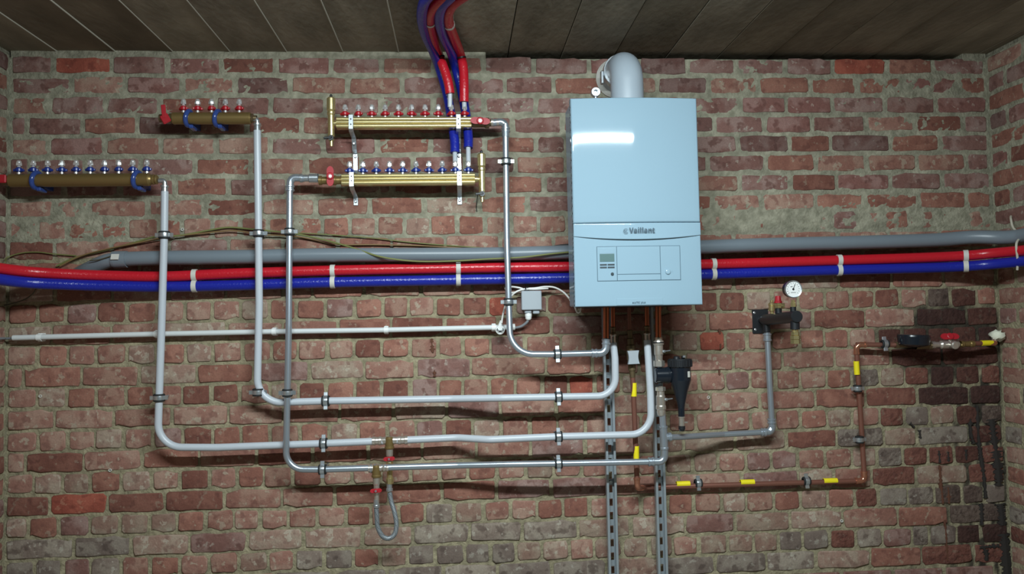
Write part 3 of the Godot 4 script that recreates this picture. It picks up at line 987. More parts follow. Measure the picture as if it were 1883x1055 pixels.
# ------------------------------------------------------------------ manifolds
func outlet(t: Node3D, p: Vector3, m_plastic: Material, turn: float, scale := 1.0) -> void:
	# p: top of the manifold body under the outlet
	var c := MB.new()
	c.lathe(p, Vector3.UP, [P(-0.004, 0.0062), P(0.007, 0.0062)], 12)
	c.lathe(p + Vector3(0, 0.024, 0), Vector3.UP, [P(-0.001, 0.0055), P(0.002, 0.0062), P(0.0045, 0.0055), P(0.006, 0.0072)], 12)
	c.lathe(p + Vector3(0, 0.03, 0), Vector3.UP, [P(0, 0.0), P(0, 0.0104), P(0.009, 0.0104), P(0.01, 0.009)], 6, true, turn)
	c.lathe(p + Vector3(0, 0.039, 0), Vector3.UP, [P(0, 0.009), P(0.005, 0.0086), P(0.008, 0.0074), P(0.0105, 0.005), P(0.0115, 0.0)], 14)
	var o := obj("outlet", c, M.chrome, t)
	var k := MB.new()
	k.lathe(p + Vector3(0, 0.007, 0), Vector3.UP, [P(0, 0.008), P(0.003, 0.013), P(0.012, 0.013), P(0.015, 0.010), P(0.0175, 0.007), P(0.0175, 0)], 14)
	k.box(p + Vector3(0, 0.014, 0), Vector3(0.036, 0.009, 0.010), Basis(Vector3.UP, turn), 0.002)
	obj("collar", k, m_plastic, o)

func butterfly(c: Vector3, n_dir: Vector3, along: Vector3, size: float, m: Material, called: String, parent: Node) -> MeshInstance3D:
	# a two-winged handle lying square to n_dir
	var b := Basis(along.normalized(), n_dir.cross(along).normalized(), n_dir.normalized())
	var pts := PackedVector2Array()
	for k in 28:
		var a := TAU * k / 28.0
		var rr := size * (0.34 + 0.66 * pow(absf(cos(a)), 4.0))
		pts.append(Vector2(cos(a) * rr, sin(a) * rr * 0.95))
	var mb := MB.new()
	mb.prism(pts, 0.005, Transform3D(b, c))
	mb.lathe(c, n_dir, [P(0, size * 0.36), P(0.008, size * 0.36), P(0.01, size * 0.28), P(0.01, 0)], 16)
	return obj(called, mb, m, parent)

func air_vent(t: Node3D, c: Vector3, flip: float) -> void:
	# c: centre of the cross body at manifold axis height
	var a := MB.new()
	a.lathe(c, Vector3.UP, [P(-0.05, 0.0), P(-0.05, 0.0105), P(-0.045, 0.0125), P(0.03, 0.0125), P(0.034, 0.0145), P(0.042, 0.0145), P(0.045, 0.0125), P(0.05, 0.0158), P(0.092, 0.0158), P(0.097, 0.011), P(0.097, 0)], 18)
	a.lathe(c + Vector3(0, -0.085, 0), Vector3.UP, [P(0.0, 0.0), P(0.0, 0.0065), P(0.02, 0.0065), P(0.02, 0.011), P(0.028, 0.011), P(0.03, 0.007), P(0.036, 0.007)], 12)
	a.lathe(c, Vector3(flip, 0, 0), [P(0, 0.009), P(0.016, 0.009), P(0.016, 0.013), P(0.024, 0.013), P(0.024, 0.011), P(0.034, 0.011)], 14)
	var o := obj("end_piece", a, M.brass, t)
	var b := MB.new()
	b.lathe(c + Vector3(0, 0.096, 0), Vector3.UP, [P(0, 0.005), P(0.008, 0.005), P(0.012, 0.0035), P(0.012, 0)], 10)
	obj("vent_cap", b, M.black, o)
	b = MB.new()
	b.box(c + Vector3(-0.011, -0.056, 0.012), Vector3(0.03, 0.008, 0.01), Basis(Vector3.BACK, 0.12), 0.002)
	b.lathe(c + Vector3(0, -0.056, 0.0), Vector3.BACK, [P(0, 0.01), P(0.014, 0.01), P(0.014, 0)], 12)
	obj("drain_lever", b, M.black, o)

func ring_clip(t: Node3D, c: Vector3, r: float) -> void:
	var m := MB.new()
	var pts := PackedVector3Array()
	for k in 25:
		var a := TAU * k / 24.0
		pts.append(c + Vector3(0.005 * cos(a * 1.0 + 0.6), cos(a) * (r + 0.004), sin(a) * (r + 0.004)))
	m.tube(pts, 0.0085, 12, false, true)
	m.box(c + Vector3(0.008, -r - 0.008, -0.02), Vector3(0.016, 0.014, 0.05), Basis(), 0.003)
	m.box(Vector3(c.x + 0.004, c.y - 0.008, (c.z - r) * 0.5), Vector3(0.014, 0.03, max(0.02, c.z - r)), Basis(), 0.002)
	obj("holder_ring", m, M.blue_clip, t)

func build_manifolds() -> void:
	# --- short dull manifold with red collars, upper left
	var y0 := 2.1339
	var t := thing("heating_manifold", "short dull brass manifold with five red collars and two blue rings", "manifold", Vector3(-0.8841, 2.1349, 0.1))
	var xa := -1.0292
	var xb := -0.7478
	var b := MB.new()
	b.lathe(Vector3(xa, y0, 0.1), Vector3.RIGHT, [P(0, 0), P(0, 0.019), P(0.004, 0.022), P(xb - xa - 0.004, 0.022), P(xb - xa, 0.019), P(xb - xa, 0)], 24)
	obj("body", b, M.brass_dull, t)
	for x in [336, 362, 388, 414, 439]: pass
	for q in [Vector3(-0.9896, 2.1551, 0.1), Vector3(-0.9393, 2.155, 0.1), Vector3(-0.8898, 2.155, 0.1), Vector3(-0.8403, 2.1549, 0.1), Vector3(-0.7906, 2.1548, 0.1)]:
		outlet(t, Vector3(q.x, y0 + 0.0215, 0.1), M.red_plastic, rng.randf_range(-0.7, 0.7))
	for q in [Vector3(-0.9712, 2.131, 0.1), Vector3(-0.8685, 2.1308, 0.1)]: ring_clip(t, Vector3(q.x, y0, 0.1), 0.022)
	var v := MB.new()
	v.lathe(Vector3(xa, y0, 0.1), Vector3.LEFT, [P(0, 0.018), P(0.008, 0.018), P(0.01, 0.015), P(0.045, 0.015), P(0.045, 0)], 18)
	var ev := obj("end_valve", v, M.brass_dark, t)
	v = MB.new()
	v.box(Vector3(-1.0491, 2.1511, 0.13), Vector3(0.016, 0.05, 0.006), Basis(Vector3.BACK, 0.1), 0.002)
	v.box(Vector3(-1.0441, 2.1258, 0.128), Vector3(0.03, 0.034, 0.008), Basis(Vector3.BACK, 0.5), 0.004)
	obj("lever", v, M.red_handle, ev)
	v = MB.new()
	v.lathe(Vector3(xb, y0, 0.1), Vector3.RIGHT, [P(0, 0.016), P(0.007, 0.017), P(0.009, 0.011), P(0.02, 0.01)], 16)
	obj("reducer", v, M.brass_dark, t)
	# --- long dull manifold with blue collars, far left
	y0 = 1.9102
	t = thing("heating_manifold", "long dull brass manifold with ten blue collars in the left corner", "manifold", Vector3(-1.3476, 1.9102, 0.1))
	xa = -1.5978
	xb = -1.0809
	b = MB.new()
	b.lathe(Vector3(xa, y0, 0.1), Vector3.RIGHT, [P(0, 0), P(0, 0.02), P(0.004, 0.0235), P(xb - xa - 0.03, 0.0235), P(xb - xa - 0.026, 0.02), P(xb - xa - 0.02, 0.017), P(xb - xa - 0.018, 0.019), P(xb - xa - 0.012, 0.019), P(xb - xa - 0.01, 0.016), P(xb - xa - 0.004, 0.018), P(xb - xa, 0.014), P(xb - xa, 0)], 24)
	obj("body", b, M.brass_dull, t)
	for k in 10:
		var q := Vector3(-1.5652, 1.9374, 0.1).lerp(Vector3(-1.1193, 1.9343, 0.1), k / 9.0)
		outlet(t, Vector3(q.x, y0 + 0.023, 0.1), M.blue_plastic, rng.randf_range(-0.5, 0.5))
	for q in [Vector3(-1.504, 1.9095, 0.1), Vector3(-1.1536, 1.9068, 0.1)]: ring_clip(t, Vector3(q.x, y0, 0.1), 0.0235)
	v = MB.new()
	v.lathe(Vector3(xa, y0, 0.1), Vector3.LEFT, [P(0, 0.018), P(0.02, 0.018), P(0.02, 0)], 18)
	ev = obj("end_valve", v, M.brass_dark, t)
	v = MB.new()
	v.box(Vector3(xa - 0.008, y0 + 0.002, 0.125), Vector3(0.022, 0.03, 0.01), Basis(), 0.003)
	obj("lever", v, M.red_handle, ev)
	# --- two polished manifolds on zigzag brackets
	for kind in 2:
		var red := kind == 0
		var z := 0.1
		y0 = 2.1139 if red else 1.9023
		xa = -0.438 if red else -0.4212
		xb = 0.0571 if red else 0.0665
		t = thing("heating_manifold", "polished brass manifold with ten red collars fed by red and blue ceiling pipes" if red else "polished brass manifold with ten blue collars, hung under the red-collared one", "manifold", Vector3((xa + xb) * 0.5, y0, z))
		b = MB.new()
		# grooved bar: extruded outline
		var out := PackedVector2Array([Vector2(-0.021, 0.012), Vector2(-0.021, -0.012), Vector2(-0.014, -0.021), Vector2(0.006, -0.021)])
		for bead in [[-0.0125, 0.0135, 0.0078], [0.001, 0.0155, 0.0064], [0.0135, 0.0105, 0.0078]]:
			for j in 9:
				var an := lerpf(-1.15, 1.15, j / 8.0)
				out.append(Vector2(bead[1] + cos(an) * bead[2] * 0.85, bead[0] + sin(an) * bead[2]))
		out.append(Vector2(0.004, 0.0215)); out.append(Vector2(-0.014, 0.021))
		b.prism(out, xb - xa, Transform3D(Basis(Vector3(0, 0, 1), Vector3(0, 1, 0), Vector3(1, 0, 0)), Vector3(xa, y0, z)))
		obj("body", b, M.brass, t)
		var f0 := Vector3(-0.408, 2.1358, 0.1) if red else Vector3(-0.3933, 1.9251, 0.1)
		var f1 := Vector3(0.0331, 2.1348, 0.1) if red else Vector3(0.0436, 1.922, 0.1)
		for k in 10:
			var q := f0.lerp(f1, k / 9.0)
			outlet(t, Vector3(q.x, y0 + 0.0205, z), M.red_plastic if red else M.blue_plastic, rng.randf_range(-0.6, 0.4))
		if red:
			air_vent(t, Vector3(-0.4587, y0, z), 1.0)
			v = MB.new()
			v.lathe(Vector3(xb, y0, z), Vector3.RIGHT, [P(0, 0.015), P(0.006, 0.015), P(0.008, 0.017), P(0.05, 0.017), P(0.052, 0.02), P(0.066, 0.02), P(0.068, 0.013), P(0.074, 0.013)], 18)
			ev = obj("shutoff_valve", v, M.brass_dark, t)
			butterfly(Vector3(0.0898, 2.114, 0.128), Vector3.BACK, Vector3(1, -0.08, 0), 0.037, M.red_handle, "handle", ev)
			v = MB.new()
			v.lathe(Vector3(0.0896, 2.1127, 0.137), Vector3.BACK, [P(0, 0.006), P(0.004, 0.006), P(0.004, 0)], 10)
			obj("handle_screw", v, M.chrome, ev)
		else:
			air_vent(t, Vector3(0.093, y0, z), -1.0)
			v = MB.new()
			v.lathe(Vector3(xa, y0, z), Vector3.LEFT, [P(0, 0.017), P(0.004, 0.017), P(0.006, 0.015), P(0.02, 0.015), P(0.022, 0.018), P(0.05, 0.018), P(0.056, 0.014), P(0.072, 0.014), P(0.074, 0.017), P(0.084, 0.017), P(0.084, 0.012)], 18)
			ev = obj("shutoff_valve", v, M.brass_dull, t)
			butterfly(Vector3(-0.4591, 1.9122, 0.128), Vector3.BACK, Vector3.UP, 0.037, M.red_handle, "handle", ev)
			v = MB.new()
			v.lathe(Vector3(-0.4576, 1.9105, 0.137), Vector3.BACK, [P(0, 0.006), P(0.004, 0.006), P(0.004, 0)], 10)
			obj("handle_screw", v, M.chrome, ev)
	# --- the two zigzag brackets
	for k in 2:
		var x: float = [-0.384, 0.0095][k]
		var ya := 2.1139
		var yb := 1.9023
		var t2 := thing("manifold_bracket", ["zigzag steel strap bracket under the left end of both polished manifolds", "zigzag steel strap bracket between the two blue pipe ends of the polished manifolds"][k], "bracket", Vector3(x, yb - 0.06, 0.0), "brackets of the polished manifolds")
		var path := [[ya + 0.024, 0.075], [ya + 0.026, 0.122], [ya - 0.026, 0.1245], [ya - 0.034, 0.11], [ya - 0.042, 0.045], [ya - 0.082, 0.03], [ya - 0.095, 0.008], [yb + 0.055, 0.006], [yb + 0.04, 0.02], [yb + 0.028, 0.095], [yb + 0.025, 0.122], [yb - 0.026, 0.1245], [yb - 0.036, 0.1], [yb - 0.046, 0.018], [yb - 0.05, 0.007], [yb - 0.078, 0.006]]
		var s := MB.new()
		for j in path.size() - 1:
			var p0 := Vector3(x, path[j][0], path[j][1]); var p1 := Vector3(x, path[j + 1][0], path[j + 1][1])
			var d := (p1 - p0).normalized()
			s.box((p0 + p1) * 0.5, Vector3(0.017, p0.distance_to(p1) + 0.002, 0.0025), Basis(Vector3.RIGHT, d, Vector3.RIGHT.cross(d)), 0.0008)
		obj("strap", s, M.zinc, t2)
		for q in [[ya - 0.062, 0.044], [ya - 0.105, 0.012], [yb - 0.064, 0.01]]:
			s = MB.new()
			s.lathe(Vector3(x, q[0], q[1] - 0.004), Vector3.BACK, [P(0, 0.006), P(0.004, 0.006), P(0.006, 0.003), P(0.006, 0)], 10)
			obj("screw", s, M.zinc, t2)
		for q in [ya + 0.01, ya - 0.01, yb + 0.01, yb - 0.006]:
			s = MB.new()
			s.lathe(Vector3(x, q, 0.1242), Vector3.BACK, [P(0, 0.0028), P(0.002, 0.0028), P(0.002, 0)], 8)
			obj("rivet", s, M.black, t2)

# ------------------------------------------------------------------ sleeved pipes from the ceiling
func build_ceiling_pipes() -> void:
	var runs := [
		["red", [Vector3(-0.02, 2.2237, 0.105), Vector3(-0.0263, 2.268, 0.108), Vector3(-0.0436, 2.3264, 0.105), Vector3(-0.061, 2.372, 0.11), Vector3(-0.0741, 2.376, 0.2612), Vector3(-0.0801, 2.376, 0.4116), Vector3(-0.0712, 2.376, 0.5122), Vector3(-0.0379, 2.376, 0.5978), Vector3(0.0258, 2.376, 0.709), Vector3(0.0988, 2.376, 0.9165)], [Vector3(-0.0199, 2.2278, 0.105), Vector3(-0.0209, 2.1739, 0.1)], "red foil-sleeved pipe from the ceiling to the ninth red collar"],
		["red", [Vector3(0.0321, 2.1929, 0.105), Vector3(0.0329, 2.2469, 0.11), Vector3(0.0312, 2.3204, 0.105), Vector3(0.0199, 2.372, 0.1108), Vector3(0.0005, 2.376, 0.2514), Vector3(-0.017, 2.376, 0.3886), Vector3(-0.0193, 2.376, 0.482), Vector3(0.0024, 2.376, 0.5694), Vector3(0.0588, 2.376, 0.6716), Vector3(0.1451, 2.376, 0.8858)], [Vector3(0.0321, 2.197, 0.105), Vector3(0.0328, 2.1738, 0.1)], "red foil-sleeved pipe from the ceiling to the tenth red collar"],
		["blue", [Vector3(-0.0055, 2.0052, 0.085), Vector3(-0.0067, 2.0609, 0.075), Vector3(-0.0205, 2.1705, 0.052), Vector3(-0.0356, 2.2546, 0.05), Vector3(-0.0588, 2.3351, 0.06), Vector3(-0.0778, 2.365, 0.1533), Vector3(-0.0992, 2.37, 0.3032), Vector3(-0.1055, 2.37, 0.45), Vector3(-0.0925, 2.37, 0.5822), Vector3(-0.0556, 2.37, 0.6831), Vector3(0.0395, 2.37, 0.9274)], [Vector3(-0.0055, 2.0093, 0.085), Vector3(-0.0052, 1.9611, 0.1)], "blue foil-sleeved pipe from the ceiling to the ninth blue collar"],
		["blue", [Vector3(0.0445, 2.0234, 0.085), Vector3(0.0455, 2.0711, 0.075), Vector3(0.0371, 2.1704, 0.052), Vector3(0.0221, 2.2546, 0.05), Vector3(0.0029, 2.3352, 0.06), Vector3(-0.0142, 2.365, 0.154), Vector3(-0.0389, 2.37, 0.304), Vector3(-0.0488, 2.37, 0.4369), Vector3(-0.039, 2.37, 0.5535), Vector3(-0.0005, 2.37, 0.653), Vector3(0.0845, 2.37, 0.897)], [Vector3(0.0446, 2.0275, 0.085), Vector3(0.0443, 1.9607, 0.1)], "blue foil-sleeved pipe from the ceiling to the tenth blue collar"]]
	for q in runs:
		var t := thing("sleeved_pipe", q[3], "pipe", q[1][0])
		var m := MB.new()
		m.tube(smooth(q[1], 8), 0.0175, 16)
		obj("sleeve", m, M.red_hose if q[0] == "red" else M.blue_hose, t)
		m = MB.new()
		m.tube(PackedVector3Array(q[2]), 0.0088, 14)
		obj("bare_end", m, M.white_pipe, t)
		if q[0] == "red":
			m = MB.new()
			var k: Vector3 = q[1][2].lerp(q[1][3], 0.7)
			var d: Vector3 = (q[1][3] - q[1][2]).normalized()
			m.lathe(k, d, [P(-0.0025, 0.0178), P(-0.0025, 0.0195), P(0.0025, 0.0195), P(0.0025, 0.0178)], 16)
			obj("cable_tie", m, M.black, t)
			m = MB.new()
			k = q[1][5]
			d = (q[1][6] - q[1][4]).normalized()
			m.lathe(k, d, [P(-0.006, 0.0178), P(-0.006, 0.0195), P(0.006, 0.0195), P(0.006, 0.0178)], 16)
			obj("ceiling_strap", m, M.clip_white, t)

# ------------------------------------------------------------------ heating pipes
func ring_fit(t: Node, called: String, c: Vector3, d: Vector3, r: float, l: float, m: Material) -> void:
	# a press socket: a sleeve with a bead at each end
	var k := MB.new()
	k.lathe(c - d.normalized() * l * 0.5, d, [P(0, r), P(0, r + 0.002), P(0.002, r + 0.0042), P(0.006, r + 0.0042), P(0.0085, r + 0.0018), P(l - 0.0085, r + 0.0018), P(l - 0.006, r + 0.0042), P(l - 0.002, r + 0.0042), P(l, r + 0.002), P(l, r)], 18)
	obj(called, k, m, t)

func build_heating_pipes() -> void:
	# 1: white, from the far-left manifold to the boiler
	var t := thing("heating_pipe", "white pipe from the corner manifold, lowest of the two long white runs", "pipe", Vector3(-1.0727, 1.3787, 0.09), "white heating pipes")
	var p := [Vector3(-1.056, 1.8663, 0.1), Vector3(-1.0578, 1.712, 0.1), Vector3(-1.069, 1.3786, 0.095), Vector3(-1.0847, 0.9474, 0.09), Vector3(-0.8769, 0.9389, 0.082), Vector3(-0.4961, 0.9418, 0.08), Vector3(-0.2624, 0.9447, 0.08)]
	var m := MB.new()
	m.tube(bend(p, 0.085, 10), 0.0132, 18)
	obj("left_run", m, M.white_pipe, t)
	m = MB.new()
	m.tube(bend([Vector3(-0.2624, 0.9447, 0.08), Vector3(-0.016, 0.9483, 0.08), Vector3(0.1024, 0.9443, 0.125), Vector3(0.3539, 0.9492, 0.135), Vector3(0.6977, 0.948, 0.135), Vector3(0.6993, 1.1026, 0.13), Vector3(0.6937, 1.2929, 0.125)], 0.09, 10), 0.0132, 18)
	obj("right_run", m, M.white_pipe, t)
	m = MB.new()
	m.tube(bend([Vector3(-1.0771, 1.9062, 0.1), Vector3(-1.056, 1.906, 0.1), Vector3(-1.056, 1.8584, 0.1)], 0.008, 4), 0.0085, 14)
	m.lathe(Vector3(-1.056, 1.8881, 0.1), Vector3.DOWN, [P(0, 0.0085), P(0, 0.014), P(0.006, 0.014), P(0.008, 0.011), P(0.026, 0.0125), P(0.026, 0)], 16)
	obj("top_fitting", m, M.zinc, t)
	# 2: white, from the short manifold
	t = thing("heating_pipe", "white pipe from the short red-collared manifold, upper of the two long white runs", "pipe", Vector3(-0.7285, 1.3717, 0.09), "white heating pipes")
	m = MB.new()
	m.tube(bend([Vector3(-0.7265, 2.0881, 0.1), Vector3(-0.7234, 1.7079, 0.1), Vector3(-0.724, 1.4506, 0.095), Vector3(-0.7352, 1.0946, 0.088), Vector3(-0.4886, 1.0954, 0.082), Vector3(-0.0337, 1.0912, 0.08), Vector3(0.1548, 1.0934, 0.125), Vector3(0.5695, 1.0908, 0.128), Vector3(0.571, 1.2255, 0.128), Vector3(0.5661, 1.2856, 0.125)], 0.085, 10), 0.0132, 18)
	obj("run", m, M.white_pipe, t)
	m = MB.new()
	m.tube(bend([Vector3(-0.7478, 2.1305, 0.1), Vector3(-0.7263, 2.1305, 0.1), Vector3(-0.7265, 2.0841, 0.1)], 0.008, 4), 0.0085, 14)
	m.lathe(Vector3(-0.7263, 2.1143, 0.1), Vector3.DOWN, [P(0, 0.0085), P(0, 0.014), P(0.006, 0.014), P(0.008, 0.011), P(0.026, 0.0125), P(0.026, 0)], 16)
	obj("top_fitting", m, M.zinc, t)
	# 3: steel, from the blue-collared polished manifold to the filter
	t = thing("heating_pipe", "steel pipe from the lower polished manifold, lowest long run", "pipe", Vector3(-0.6163, 1.3695, 0.115), "steel heating pipes")
	m = MB.new()
	m.tube(bend([Vector3(-0.6101, 1.8986, 0.1), Vector3(-0.615, 1.3695, 0.112), Vector3(-0.6283, 0.8592, 0.115), Vector3(-0.5007, 0.8542, 0.115), Vector3(-0.2604, 0.8542, 0.115), Vector3(-0.0175, 0.8533, 0.115), Vector3(0.1586, 0.8578, 0.15), Vector3(0.3486, 0.8564, 0.16), Vector3(0.7049, 0.8521, 0.16)], 0.085, 10), 0.0116, 18)
	obj("run", m, M.steel, t)
	m = MB.new()
	m.tube(bend([Vector3(-0.5571, 1.9102, 0.1), Vector3(-0.6081, 1.9146, 0.1), Vector3(-0.6102, 1.8623, 0.101)], 0.02, 6), 0.0135, 16)
	obj("elbow", m, M.steel, t)
	ring_fit(t, "socket", Vector3(-0.6103, 1.8745, 0.1), Vector3.UP, 0.0125, 0.022, M.steel)
	m = MB.new()
	m.lathe(Vector3(-0.5728, 1.9113, 0.1), Vector3.RIGHT, [P(0, 0.0135), P(0, 0.0165), P(0.008, 0.0165), P(0.008, 0.013), P(0.03, 0.013), P(0.034, 0.0165), P(0.065, 0.0165)], 16)
	obj("union", m, M.zinc, t)
	m = MB.new()
	m.tube(bend([Vector3(0.6848, 0.8523, 0.16), Vector3(0.737, 0.852, 0.16), Vector3(0.7383, 0.8971, 0.16)], 0.03, 8), 0.0136, 18)
	obj("lower_elbow", m, M.steel, t)
	ring_fit(t, "socket", Vector3(0.6868, 0.8522, 0.16), Vector3.RIGHT, 0.0125, 0.022, M.steel)
	ring_fit(t, "socket", Vector3(-0.3188, 0.8522, 0.115), Vector3.RIGHT, 0.012, 0.022, M.zinc)
	# 4: steel, from the red-collared polished manifold to the boiler
	t = thing("heating_pipe", "steel pipe from the upper polished manifold, bending under the junction box to the boiler", "pipe", Vector3(0.1813, 1.6562, 0.1), "steel heating pipes")
	m = MB.new()
	m.tube(bend([Vector3(0.1848, 2.1084, 0.105), Vector3(0.1809, 1.6752, 0.112), Vector3(0.1824, 1.4333, 0.125), Vector3(0.1842, 1.253, 0.15), Vector3(0.353, 1.2497, 0.165), Vector3(0.4983, 1.2504, 0.165)], 0.11, 12), 0.0116, 18)
	obj("run", m, M.steel, t)
	m = MB.new()
	m.tube(bend([Vector3(0.1353, 2.114, 0.1), Vector3(0.1853, 2.12, 0.1), Vector3(0.1848, 2.0592, 0.105)], 0.02, 6), 0.0138, 16)
	obj("elbow", m, M.steel, t)
	ring_fit(t, "socket", Vector3(0.1857, 2.0871, 0.1), Vector3.UP, 0.0125, 0.02, M.steel)
	m = MB.new()
	m.lathe(Vector3(0.1312, 2.116, 0.1), Vector3.RIGHT, [P(0, 0.012), P(0, 0.0155), P(0.008, 0.0155), P(0.01, 0.012), P(0.018, 0.012), P(0.02, 0.014), P(0.03, 0.014), P(0.03, 0.01)], 14)
	obj("union", m, M.nickel, t)
	m = MB.new()
	m.tube(bend([Vector3(0.4863, 1.2497, 0.165), Vector3(0.5303, 1.2507, 0.165), Vector3(0.533, 1.3029, 0.163)], 0.028, 8), 0.0138, 18)
	obj("lower_elbow", m, M.steel, t)
	ring_fit(t, "socket", Vector3(0.4883, 1.25, 0.165), Vector3.RIGHT, 0.0125, 0.022, M.steel)
	ring_fit(t, "socket", Vector3(0.5327, 1.2911, 0.163), Vector3.UP, 0.0125, 0.022, M.steel)

func put_clamp(c: Vector3, ax: Vector3, r: float, where: String, tilt := 0.0) -> void:
	ax = ax.normalized()
	var t := thing("pipe_clamp", "zinc pipe clamp " + where, "clamp", c, "rubber-lined pipe clamps")
	var side := ax.cross(Vector3.BACK).normalized()
	side = (side + Vector3.BACK * tilt).normalized()
	var m := MB.new()
	m.lathe(c - ax * 0.0135, ax, [P(0, r), P(0, r + 0.0052), P(0.002, r + 0.0068), P(0.0055, r + 0.0068), P(0.0065, r + 0.004), P(0.0205, r + 0.004), P(0.0215, r + 0.0068), P(0.025, r + 0.0068), P(0.027, r + 0.0052), P(0.027, r)], 20)
	obj("rubber_lining", m, M.rubber, t)
	m = MB.new()
	m.lathe(c - ax * 0.0075, ax, [P(0, r + 0.003), P(0, r + 0.0062), P(0.004, r + 0.0066), P(0.011, r + 0.0066), P(0.015, r + 0.0062), P(0.015, r + 0.003)], 20)
	var b := Basis(ax, side, ax.cross(side))
	for s in [-1.0, 1.0]:
		m.box(c + side * s * (r + 0.012), Vector3(0.0144, 0.013, 0.0024), b, 0.0008)
		m.box(c + side * s * (r + 0.012) - ax.cross(side) * 0.004, Vector3(0.0144, 0.013, 0.0024), b, 0.0008)
	obj("band", m, M.zinc, t)
	for s in [-1.0, 1.0]:
		m = MB.new()
		var front := ax.cross(side) * (1.0 if ax.cross(side).z > 0 else -1.0)
		m.lathe(c + side * s * (r + 0.013) - front * 0.006, front, [P(-0.006, 0.0026), P(0.006, 0.0026), P(0.006, 0.006), P(0.0095, 0.0055), P(0.0105, 0.0035), P(0.0105, 0)], 10)
		obj("screw", m, M.zinc, t)
	m = MB.new()
	m.tube(PackedVector3Array([c + Vector3(0, 0, -r - 0.003), Vector3(c.x, c.y, -0.02)]), 0.0038, 10)
	m.lathe(c + Vector3(0, 0, -r - 0.004), Vector3.FORWARD, [P(0, 0.008), P(0.009, 0.008), P(0.009, 0)], 6, true)
	obj("rod", m, M.zinc, t)

func build_clamps() -> void:
	var U := Vector3.UP
	var H := Vector3(1, 0.012, 0)
	put_clamp(Vector3(-1.0578, 1.7081, 0.1), U, 0.0132, "at the top of the first white vertical pipe from the corner")
	put_clamp(Vector3(-1.0784, 1.1235, 0.092), U, 0.0132, "at the foot of the first white vertical pipe from the corner")
	put_clamp(Vector3(-0.7234, 1.7099, 0.1), U, 0.0132, "at the top of the white pipe of the short manifold")
	put_clamp(Vector3(-0.7306, 1.1339, 0.09), U, 0.0132, "at the foot of the white pipe of the short manifold")
	put_clamp(Vector3(-0.6111, 1.7138, 0.106), U, 0.0116, "at the top of the steel pipe beside the white verticals")
	put_clamp(Vector3(-0.6214, 1.1312, 0.114), U, 0.0116, "at the foot of the steel pipe beside the white verticals")
	put_clamp(Vector3(0.1839, 1.9666, 0.107), U, 0.0116, "on the steel vertical near the boiler, under the manifold elbow")
	put_clamp(Vector3(0.1822, 1.4433, 0.124), U, 0.0116, "on the steel vertical beside the junction box")
	put_clamp(Vector3(-0.4905, 1.0955, 0.082), H, 0.0132, "on the left part of the upper white run", 0.25)
	put_clamp(Vector3(0.3582, 1.0922, 0.127), H, 0.0132, "on the upper white run near the rails", 0.2)
	put_clamp(Vector3(-0.5, 0.9419, 0.08), H, 0.0132, "on the left part of the lower white run", 0.25)
	put_clamp(Vector3(0.3539, 0.9492, 0.135), H, 0.0132, "on the lower white run near the rails", 0.2)
	put_clamp(Vector3(-0.4987, 0.8541, 0.115), H, 0.0116, "on the left part of the lowest steel run", 0.2)
	put_clamp(Vector3(0.3486, 0.8564, 0.16), H, 0.0116, "on the lowest steel run near the rails", 0.2)
	put_clamp(Vector3(0.353, 1.2497, 0.165), H, 0.0116, "on the short steel run under the junction box", 0.2)
	put_clamp(Vector3(0.8989, 0.7424, 0.029), H, 0.0095, "on the low copper gas pipe between two yellow bands near the rails", 0.2)
	put_clamp(Vector3(1.323, 0.7366, 0.029), H, 0.0095, "on the low copper gas pipe before its last yellow band", 0.2)
	put_clamp(Vector3(1.5294, 0.8913, 0.05), U, 0.0095, "at mid height of the copper gas riser", -0.2)
	put_clamp(Vector3(1.5299, 1.0871, 0.05), U, 0.0095, "under the yellow band of the copper gas riser", -0.2)
	put_clamp(Vector3(1.6349, 1.2572, 0.07), H, 0.0095, "on the upper copper gas pipe beside the black regulator", 0.2)

# ------------------------------------------------------------------ what comes out of the boiler
func build_boiler_tails() -> void:
	var list := [
		[Vector3(0.5362, 1.4258, 0.163), Vector3(0.5329, 1.299, 0.163), 0.0112, "copper tail pipe above the steel elbow at the left of the boiler underside"],
		[Vector3(0.5688, 1.4262, 0.125), Vector3(0.5666, 1.3217, 0.125), 0.0075, "thin copper tail pipe joining the upper white run under the boiler"],
		[Vector3(0.6953, 1.4239, 0.125), Vector3(0.6935, 1.3231, 0.125), 0.0075, "thin copper tail pipe joining the lower white run under the boiler"],
		[Vector3(0.7294, 1.4224, 0.16), Vector3(0.7267, 1.2948, 0.16), 0.0112, "bright copper tail pipe above the nickel valves and filter"]]
	for k in 4:
		var q = list[k]
		var t := thing("copper_tail", q[3], "pipe", q[0], "copper tails under the boiler")
		var m := MB.new()
		m.tube(PackedVector3Array([q[0], q[1]]), q[2], 16)
		obj("pipe", m, M.copper_bright, t)
		if k == 1 or k == 2:
			ring_fit(t, "copper_socket", q[1] + Vector3(0, 0.008, 0), Vector3.UP, 0.0075, 0.03, M.brass_dark)
			ring_fit(t, "press_sleeve", q[1] + Vector3(0, -0.026, 0), Vector3.UP, 0.0085, 0.045, M.nickel)

